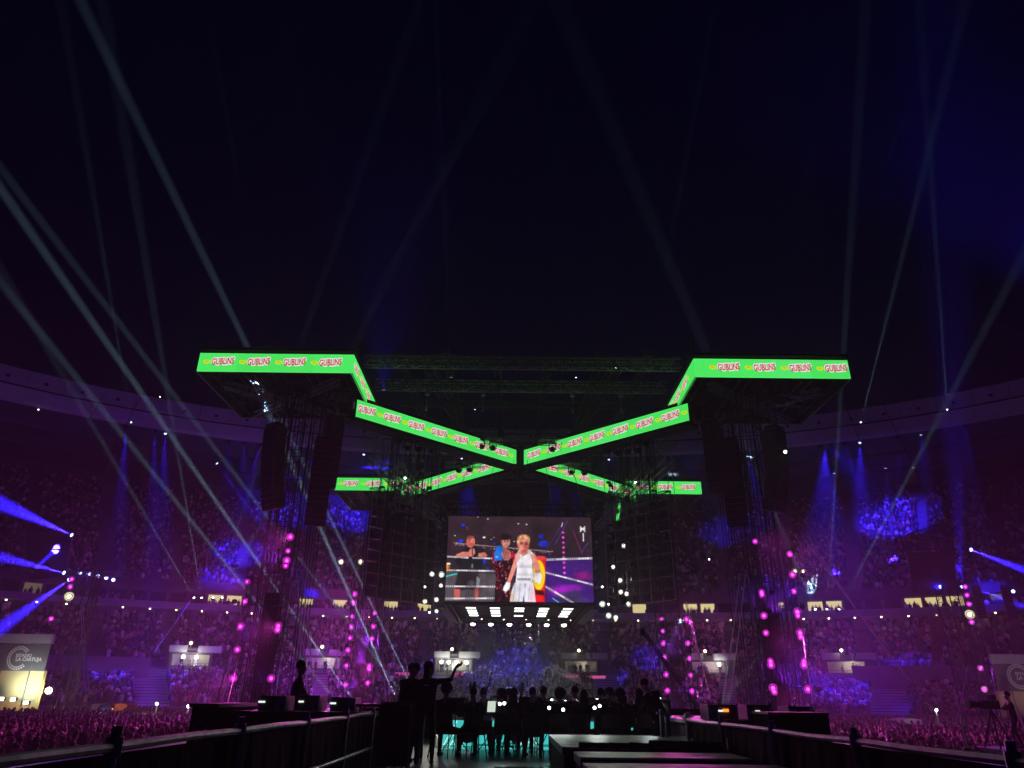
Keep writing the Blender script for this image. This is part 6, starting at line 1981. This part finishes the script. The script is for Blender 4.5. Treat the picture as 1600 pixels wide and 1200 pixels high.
def music_stand(loc, h, yaw, label, lit=True, sheets=False):
    t = bpy.data.objects.new('music_stand', None); C.objects.link(t)
    WORLD[t.name] = Vector((0, 0, 0))
    tag(t, label, 'music stand', 'music stands of the orchestra')
    MB().tube((0, 0, 0.25), (0, 0, h - 0.1), 0.012, 6).build('pole', M['blackpaint'], t)
    for k in range(3):
        a = 2 * math.pi * k / 3 + 0.4
        MB().path([(0, 0, 0.45), (math.cos(a) * 0.14, math.sin(a) * 0.14, 0.2), (math.cos(a) * 0.32, math.sin(a) * 0.32, 0.01)], 0.011, 5).build('leg', M['blackpaint'], t)
    ax = (Vector((1, 0, 0)), Vector((0, 0.94, -0.34)).normalized(), Vector((0, 0.34, 0.94)).normalized())
    MB().box((0, 0, h + 0.06), (0.5, 0.015, 0.33), ax).box(Vector((0, -0.03, h - 0.1)), (0.5, 0.06, 0.012), ax).build('desk', M['blackpaint'], t)
    if sheets:
        MB().box(Vector((-0.12, -0.014, h + 0.07)), (0.21, 0.004, 0.29), ax).box(Vector((0.115, -0.014, h + 0.075)), (0.21, 0.004, 0.29), ax).build('sheet', M['paper'], t)
    if lit:
        MB().path([(0.05, 0.02, h + 0.2), (0.06, -0.06, h + 0.31), (0.04, -0.12, h + 0.29)], 0.007, 5).build('lamp_arm', M['blackpaint'], t)
        hd = MB().lathe((0.04, -0.12, h + 0.30), (0, -0.35, -1), [(0, 0.012), (0.02, 0.03), (0.05, 0.034)], 8).build('lamp_head', M['blackpaint'], t)
        MB().lathe((0.04, -0.137, h + 0.252), (0, -0.35, -1), [(0, 0.028), (0.012, 0.024)], 8).build('bulb', M['lens_cool'], hd)
        l = lamp('SPOT', (0.04, -0.14, h + 0.235), 0.7, (0.85, 1.0, 0.95), t, target=(0, 0.0, h), angle=110, radius=0.02)
    t.location = loc; t.rotation_euler = (0, 0, yaw)
    return t
# x, depth, yaw, hair, phones, label
PLAYERS = [
    (694, 15.2, -0.3, 'afro', False, 'seated musician in black with a large round mass of hair, behind the pointing woman', {}),
    (739, 15.0, 0.35, 'short', False, 'seated string player in black, instrument upright, left of the white sheet music', {'handl': (-0.12, 0.34, 1.05), 'handr': (0.22, 0.40, 0.86)}),
    (755, 15.8, -0.1, 'short', False, 'seated musician with cropped hair just right of the upright fiddle', {}),
    (784, 15.6, 0.2, 'wide', False, 'seated musician whose hair is lit by two stand lamps', {}),
    (793, 16.4, -0.1, 'short', False, 'musician half hidden between two seated players left of centre', {}),
    (801, 15.4, -0.35, 'long', False, 'tall seated player with long dark hair beside a raised bow', {'handr': (0.38, 0.36, 1.15)}),
    (832, 15.0, 0.0, 'short', False, 'broad seated musician in black seen squarely from behind, over the triangle pattern', {'bulk': 1.12}),
    (851, 15.8, 0.1, 'short', False, 'smaller seated musician right of the broad one', {'female': True}),
    (875, 15.0, -0.05, 'afro', False, 'seated musician with full rounded hair between two bright stand lamps', {'bulk': 1.05}),
    (900, 15.9, 0.4, 'short', False, 'violinist bowing beside a small scroll, right of centre', {'handl': (-0.25, 0.42, 1.12), 'handr': (0.3, 0.34, 1.02)}),
    (909, 15.1, -0.4, 'long', False, 'long haired musician bent over a violin right of centre', {'lean': (0.08, 0.25, 1)}),
    (941, 15.5, 0.1, 'short', False, 'seated musician with short hair behind two stand lamps', {}),
    (954, 15.0, -0.1, 'short', True, 'seated musician wearing white rimmed headphones', {}),
    (974, 15.2, 0.5, 'wide', False, 'seated violinist with a wide round haircut drawing a bow', {'handl': (-0.28, 0.40, 1.10), 'handr': (0.3, 0.38, 1.0)}),
    (1003, 15.0, -0.05, 'long', False, 'seated musician with long straight hair at the right end of the row', {'female': True}),
]
for i, (px, Y, yw, hr, ph, lab, ex) in enumerate(PLAYERS):
    L_ = loc_of(px, Y)
    ps = seated(hair=hr, phones=ph, head=(random.uniform(-0.08, 0.08), 0.12, 1), **ex)
    ps['footl'] = (-0.2 + random.uniform(-0.05, 0.05), 0.3 + random.uniform(-0.12, 0.2), 0)
    ps['footr'] = (0.2 + random.uniform(-0.05, 0.05), 0.3 + random.uniform(-0.12, 0.2), 0)
    place('person', ps, L_, yw, lab, 'seated orchestra musicians', 0.017, DARKM, scale=random.uniform(0.86, 0.92))
    chair(L_, yw, f'black chair under the musician {NTH[i]} from the left')
    if i in (1, 5, 9, 10, 13):
        Rm = Matrix.Rotation(yw, 3, 'Z')
        if i == 1:
            violin(L_ + Rm @ Vector((0.12, 0.42, 0.50)), Rm @ Vector((-0.12, -0.05, 1)), Rm @ Vector((0, -1, 0)), 'upright brown viola held between a player\'s knees, left of the sheet music', 1.35, 'viola')
            bow(L_ + Rm @ Vector((0.30, 0.42, 0.80)), L_ + Rm @ Vector((0.42, 0.1, 1.58)), 'thin bow rising above the upright viola')
        else:
            violin(L_ + 0.88 * (Rm @ Vector((-0.08, 0.10, 1.06))), Rm @ Vector((-0.45, 0.75, 0.10)), (0.25, 0, 1), ['', '', '', '', '', 'violin of the tall long haired player beside the raised bow', '', '', '', 'violin with its dark scroll above the shoulders right of centre', 'violin under the bent long haired musician', '', '', 'violin of the player with the wide round haircut'][i])
            q = ps['handr']
            bow(L_ + 0.88 * (Rm @ Vector((q[0], q[1] + 0.05, q[2]))), L_ + 0.88 * (Rm @ Vector((q[0] + (0.28 if i == 5 else -0.5), q[1] + 0.12, q[2] + (0.6 if i == 5 else 0.3)))), ['', '', '', '', '', 'long thin bow pointing up right against the crowd', '', '', '', 'bow of the violinist right of centre', 'slanted bow of the bent long haired musician', '', '', 'bow slanting across the wide haired player'][i])
# free standing scroll shapes of double basses behind the front row
for px, Y, lab in ((729, 16.6, 'dark bass scroll with pegs rising left of the string players'), (806, 16.8, 'tall dark bass neck rising beside the raised bow'), (893, 17.0, 'dark bass scroll above the players right of centre')):
    p = loc_of(px, Y) + Vector((0, 0, 0.15))
    violin(p, (0.12, 0, 1), (0, 1, 0), lab, 2.05, 'double bass')
for i, (px, Y, h, yw, lit) in enumerate(((711, 16.3, 1.05, 0.1, False), (768, 16.5, 1.02, 0.15, True), (784, 16.2, 1.08, 0.0, True), (790, 16.9, 1.10, -0.1, True), (829, 16.4, 1.08, 0.0, False), (858, 16.3, 1.0, 0.1, True), (881, 16.2, 0.98, -0.1, True), (905, 17.0, 1.1, 0.1, False), (929, 16.3, 1.02, 0.1, True), (937, 16.8, 1.05, 0.0, True), (1013, 16.2, 1.05, -0.2, True), (1032, 16.6, 1.05, -0.3, True))):
    # the lamps peek past the players' shoulders, turned towards them
    music_stand(loc_of(px, Y), h - 0.24, yw, f'black music stand {"with a small bright lamp" if lit else "without a lamp"}, {NTH[i]} from the left among the players', lit, i in (2, 7))
    if lit:
        p = loc_of(px, Y - 0.9) + Vector((0, 0, h + 0.26))
for i, (x, y, Y) in enumerate(((781, 1100, 14.75), (788, 1099, 14.75), (858, 1106, 14.7), (880, 1109, 14.7), (929, 1106, 14.7), (937, 1103, 14.8), (1013, 1102, 14.7), (1031, 1103, 14.7))):
    p = at(x, y, Y)
    t = thing('clip_lamp', p, f'small glaring clip lamp, {NTH[i]} from the left between the musicians\' shoulders', 'clip lamp', 'glaring clip lamps among the musicians')
    MB().lathe(p + Vector((0, 0.05, 0.01)), (0, -1, -0.2), [(0, 0.012), (0.02, 0.03), (0.05, 0.034)], 8).build('shade', M['blackpaint'], t)
    MB().lathe(p, (0, -1, -0.2), [(0, 0.03), (0.014, 0.02)], 8).build('bulb', M['lens_cool'], t)
    MB().path([p + Vector((0, 0.05, 0)), p + Vector((0.02, 0.2, 0.02)), p + Vector((0.02, 0.3, -0.25)), Vector((p.x + 0.02, p.y + 0.3, DZ))], 0.008, 5).build('stem', M['blackpaint'], t)
    lamp('SPOT', p + Vector((0, -0.04, -0.01)), 7, (0.85, 1.0, 0.95), t, target=p + Vector((0, -1, -0.5)), angle=120, radius=0.02)
p = at(768, 1104, 15.4)
t = thing('sheet_music', p, 'bright white lit sheet of music between two seated players', 'sheet music')
MB().box(p, (0.16, 0.01, 0.2), axes((0.2, 1, -0.3))).build('sheet', emit('painted_glow_paper', (0.75, 0.85, 0.72), 0.8), t)  # glow put into the paper imitates lamp light falling on it
p = at(762, 1122, 14.6)
t = thing('paper_stack', p, 'pale folded papers hanging from a stand below the lit sheet', 'papers')
MB().box(p, (0.16, 0.02, 0.08), axes((0.2, 1, -0.3))).build('sheet', M['paper'], t)
p = at(1030, 1121, 14.3)
t = thing('tablet', p, 'slanted glowing amber tablet strip beside the bending man', 'tablet')
MB().box(p, (0.07, 0.02, 0.22), (Vector((1, 0, 0.3)).normalized(), Vector((0, 1, 0)), Vector((-0.3, 0, 1)).normalized())).build('glass', M['phone'], t)
# standing people
fl = standing
woman = fl(female=True, hair='long', armskin=True, handr=(0.54, 0.14, 1.70), hdirr=(0.6, 0.1, 0.35), handl=(-0.05, 0.30, 1.08), elbr=(0.5, 0, -1), face=(0.9, 0.45, 0), lean=(0.03, 0.0, 1), curl=0.25, footl=(-0.14, 0.02, 0), footr=(0.16, -0.05, 0))
wl = loc_of(664, 13.6)
wp = place('person', woman, wl, 0.0, 'standing woman in a dark shirt with long hair, pointing right with a raised arm', None, 0.012, dict(skin=M['skin'], top=M['suit'], legs=M['jeans'], shoe=M['black']), scale=0.9)
flat_obj('shirt_print', text_mesh('', 0.06) if False else MB().box((0, 0, 0), (0.16, 0.028, 0.002)).build('shirt_print_source', M['white']).data, M['white'], None, wl + Vector((0.0, -0.135, 1.36)), (1, 0, 0), (0, 0, 1))
for o in [o for o in C.objects if o.name.startswith('shirt_print_source')]:
    bpy.data.objects.remove(o)
sp = bpy.data.objects['shirt_print']; sp.parent = wp; sp.location = Vector((0.0, -0.128, 1.36)); sp.scale = (0.6, 0.7, 1)
couple = [(632, 13.9, -0.2, (0.12, 0.16, 1), 'cap', 'left one of two people leaning together over the console table', 1.12), (644, 14.0, 0.35, (-0.04, 0.22, 1), 'short', 'right one of two people leaning together over the console table', 1.0)]
for px, Y, yw, ln, hr, lab, bk in couple:
    place('person', fl(pelvis=(0, -0.05, 0.88), lean=ln, hair=hr, head=(ln[0] * 0.5 + (0.25 if yw < 0 else -0.1), 0.3, 1), handl=(-0.2, 0.5, 0.98), handr=(0.22, 0.48, 0.98), bulk=bk), loc_of(px, Y), yw, lab, 'two people leaning over a console', 0.016, DARKM, scale=0.93)
pt = at(460, 1100, 15.2)
place('person', fl(hair='short', armskin=True, face=(0.95, 0.3, 0), lean=(0.06, 0.02, 1), side=(0.35, -0.94, 0), hip=(0.35, -0.94, 0), handl=(0.34, 0.16, 1.05), handr=(0.32, -0.22, 1.04), elbl=(-0.4, 0.4, -1), elbr=(-0.4, -0.4, -1), toe=(0.94, 0.3, 0), palml=(0, 0, -1), palmr=(0, 0, -1)), Vector((pt.x, 15.2, DZ - 0.12)), 0.0, 'technician in a dark shirt standing in profile behind the left equipment cases', None, 0.013, dict(skin=M['skin'], top=M['suit'], legs=mat('grey_trousers', (0.10, 0.10, 0.11), 0.85), shoe=M['black']))
place('person', fl(hair='short', pelvis=(0.15, 0.02, 0.86), lean=(-0.42, 0.22, 1), side=(0.9, 0.35, 0.38), head=(-0.5, 0.1, 1), face=(-0.8, 0.5, -0.3), handl=(-0.32, 0.42, 0.86), handr=(0.10, 0.46, 0.80), footl=(0.05, 0, 0), footr=(0.32, -0.05, 0)), loc_of(1024, 14.2), 0.0, 'standing man in black bending left over the last musicians', None, 0.014, DARKM, scale=0.84)
hp = at(310, 1143, 12.5)
place('person', fl(hair='cap', face=(0.8, 0.6, 0), handl=(-0.2, 0.2, 1.0), handr=(0.2, 0.2, 1.0)), Vector((hp.x, 12.5, hp.z - 1.66)), -0.6, 'person in a dark cap whose head shows above the left barrier', None, 0.018, DARKM)
cp = at(1586, 1112, 27)
bz = cp.z - 1.15
t = thing('camera_platform', (cp.x, 27.4, 0), 'dark scaffold platform under the camera operator at the right edge', 'platform')
MB().box((cp.x, 27.4, bz - 0.05), (2.4, 2.2, 0.1)).build('deck', M['blackpaint'], t)
mb = MB()
for dx in (-1.1, 1.1):
    for dy in (-1, 1):
        mb.tube((cp.x + dx, 27.4 + dy, 0), (cp.x + dx, 27.4 + dy, bz + (1.0 if dy > 0 else 0)), 0.04)
mb.build('scaffold_pole', M['steel'], t)
place('person', fl(hair='short', side=(0.3, 0.95, 0), face=(-1, 0.2, 0), handl=(-0.38, 0.1, 1.28), handr=(-0.36, -0.1, 1.25), toe=(-1, 0, 0), hip=(0.3, 0.95, 0), bulk=1.1), Vector((cp.x, 27.2, bz)), 0.0, 'camera operator in dark clothes at the right edge, behind a big video camera', None, 0.02, DARKM)
vc = Vector((cp.x - 0.75, 27.1, bz + 1.36))
t = thing('video_camera', vc, 'big black broadcast camera with a long lens beside the operator', 'video camera')
MB().box(vc, (0.55, 0.22, 0.28)).build('camera_body', M['black'], t)
MB().lathe(vc + Vector((-0.27, 0, 0)), (-1, 0, 0.02), [(0, 0.1), (0.3, 0.11), (0.42, 0.13), (0.5, 0.12)], 10).build('lens', M['blackpaint'], t)
MB().box(vc + Vector((0.12, 0, 0.24)), (0.22, 0.16, 0.14)).build('viewfinder', M['black'], t)
mb = MB()
for k in range(3):
    a = 2 * math.pi * k / 3
    mb.tube(vc + Vector((0, 0, -0.15)), Vector((vc.x + math.cos(a) * 0.5, vc.y + math.sin(a) * 0.5, bz)), 0.03, 5)
mb.build('tripod', M['black'], t)

# ------------------------------------------------------------------ crowd on the floor: the 300 nearest as individuals, the rest as one mass
SH = random_mat('spectator_shirt', [(0.02, 0.02, 0.025), (0.5, 0.48, 0.46), (0.05, 0.05, 0.07), (0.3, 0.05, 0.06), (0.03, 0.03, 0.03), (0.7, 0.68, 0.65), (0.12, 0.12, 0.14), (0.08, 0.12, 0.3), (0.4, 0.3, 0.25)])
HR = random_mat('spectator_hair', [(0.02, 0.014, 0.01), (0.05, 0.03, 0.02), (0.015, 0.012, 0.01), (0.16, 0.09, 0.04), (0.03, 0.02, 0.015)])
protos = []
for kw in (dict(hair='short', bulk=1.05), dict(hair='long', female=True), dict(hair='short', armskin=True, handr=(0.16, 0.42, 1.5), hdirr=(0, 0.3, 1)), dict(hair='bun', female=True, armskin=True), dict(hair='cap', bulk=1.1, handl=(-0.05, 0.3, 1.15), handr=(0.05, 0.3, 1.15)), dict(hair='long', female=True, handl=(-0.3, 0.3, 1.75), hdirl=(-0.1, 0.2, 1))):
    me, hb, _e = human(fl(**kw), 0.045, dict(skin=M['skin'], top=SH, legs=M['jeans'], shoe=M['black']), 'spectator')
    protos.append((me, hb.build('hair', HR, None, True).data))
for o in [o for o in C.objects if o.name.startswith('hair') and o.parent is None]:
    bpy.data.objects.remove(o)
cand = []
for Y in np.arange(24, 93, 0.72):
    for side in (-1, 1):
        x = -0.92 * Y
        while x < 0.92 * Y:
            xx, yy = x + random.uniform(-0.18, 0.18), Y + random.uniform(-0.22, 0.22)
            x += 0.62
            if (xx < 0) != (side < 0): continue
            if abs(xx - X0) < 10 + max(0, (50 - yy)) * 0.05: continue
            c, s = abs(xx - BX) / (BA - 13.5), max(0, yy - BY) / (BB - 13.5)
            if c ** BN + s ** BN > 1: continue
            if any(abs(xx - l[0]) < 3.2 and abs(yy - l[1] - 2) < 3.8 for l in LADDERS): continue
            q = px_of((xx, yy, 1.6))
            if not (-60 < q[0] < 1660) or q[1] > 1260: continue
            if random.random() < 0.14: continue
            if xx < 0 and yy > 72 and q[0] < 80: continue
            if 1540 < q[0] and 24 < yy < 31: continue
            cand.append((xx, yy, q[0]))
def seen(c):
    return c[2] < 372 or c[2] > 1292
near = sorted([c for c in cand if seen(c)], key=lambda c: c[1])
# even number on both sides
nl = [c for c in near if c[0] < 0 and c[2] > -10 and px_of((c[0], c[1], 1.5))[1] < 1205][:150]
nr = [c for c in near if c[0] > 0 and c[2] < 1610 and px_of((c[0], c[1], 1.5))[1] < 1205][:150]
chosen = set((c[0], c[1]) for c in nl + nr)
for grp, lst in (('left', nl), ('right', nr)):
    for c in lst:
        me, hme = random.choice(protos + [protos[2], protos[5]])
        o = bpy.data.objects.new('spectator', me)
        C.objects.link(o)
        o.location = (c[0], c[1], 0)
        o.rotation_euler = (0, 0, math.atan2(70 - c[1], X0 - c[0]) - math.pi / 2 + random.gauss(0, 0.3))
        sc = random.uniform(0.86, 1.10)
        o.scale = (sc, sc, sc)
        tag(o, f'spectator standing in the front of the packed {grp} floor crowd, lit pink', 'person', f'nearest spectators of the {grp} floor crowd')
        h = bpy.data.objects.new('hair', hme)
        C.objects.link(h)
        h.parent = o
rest = [c for c in cand if (c[0], c[1]) not in chosen]
crowd_mesh('floor_crowd', [(c[0], c[1], 0) for c in rest], [math.atan2(70 - c[1], X0 - c[0]) + math.pi / 2 for c in rest], [True] * len(rest))
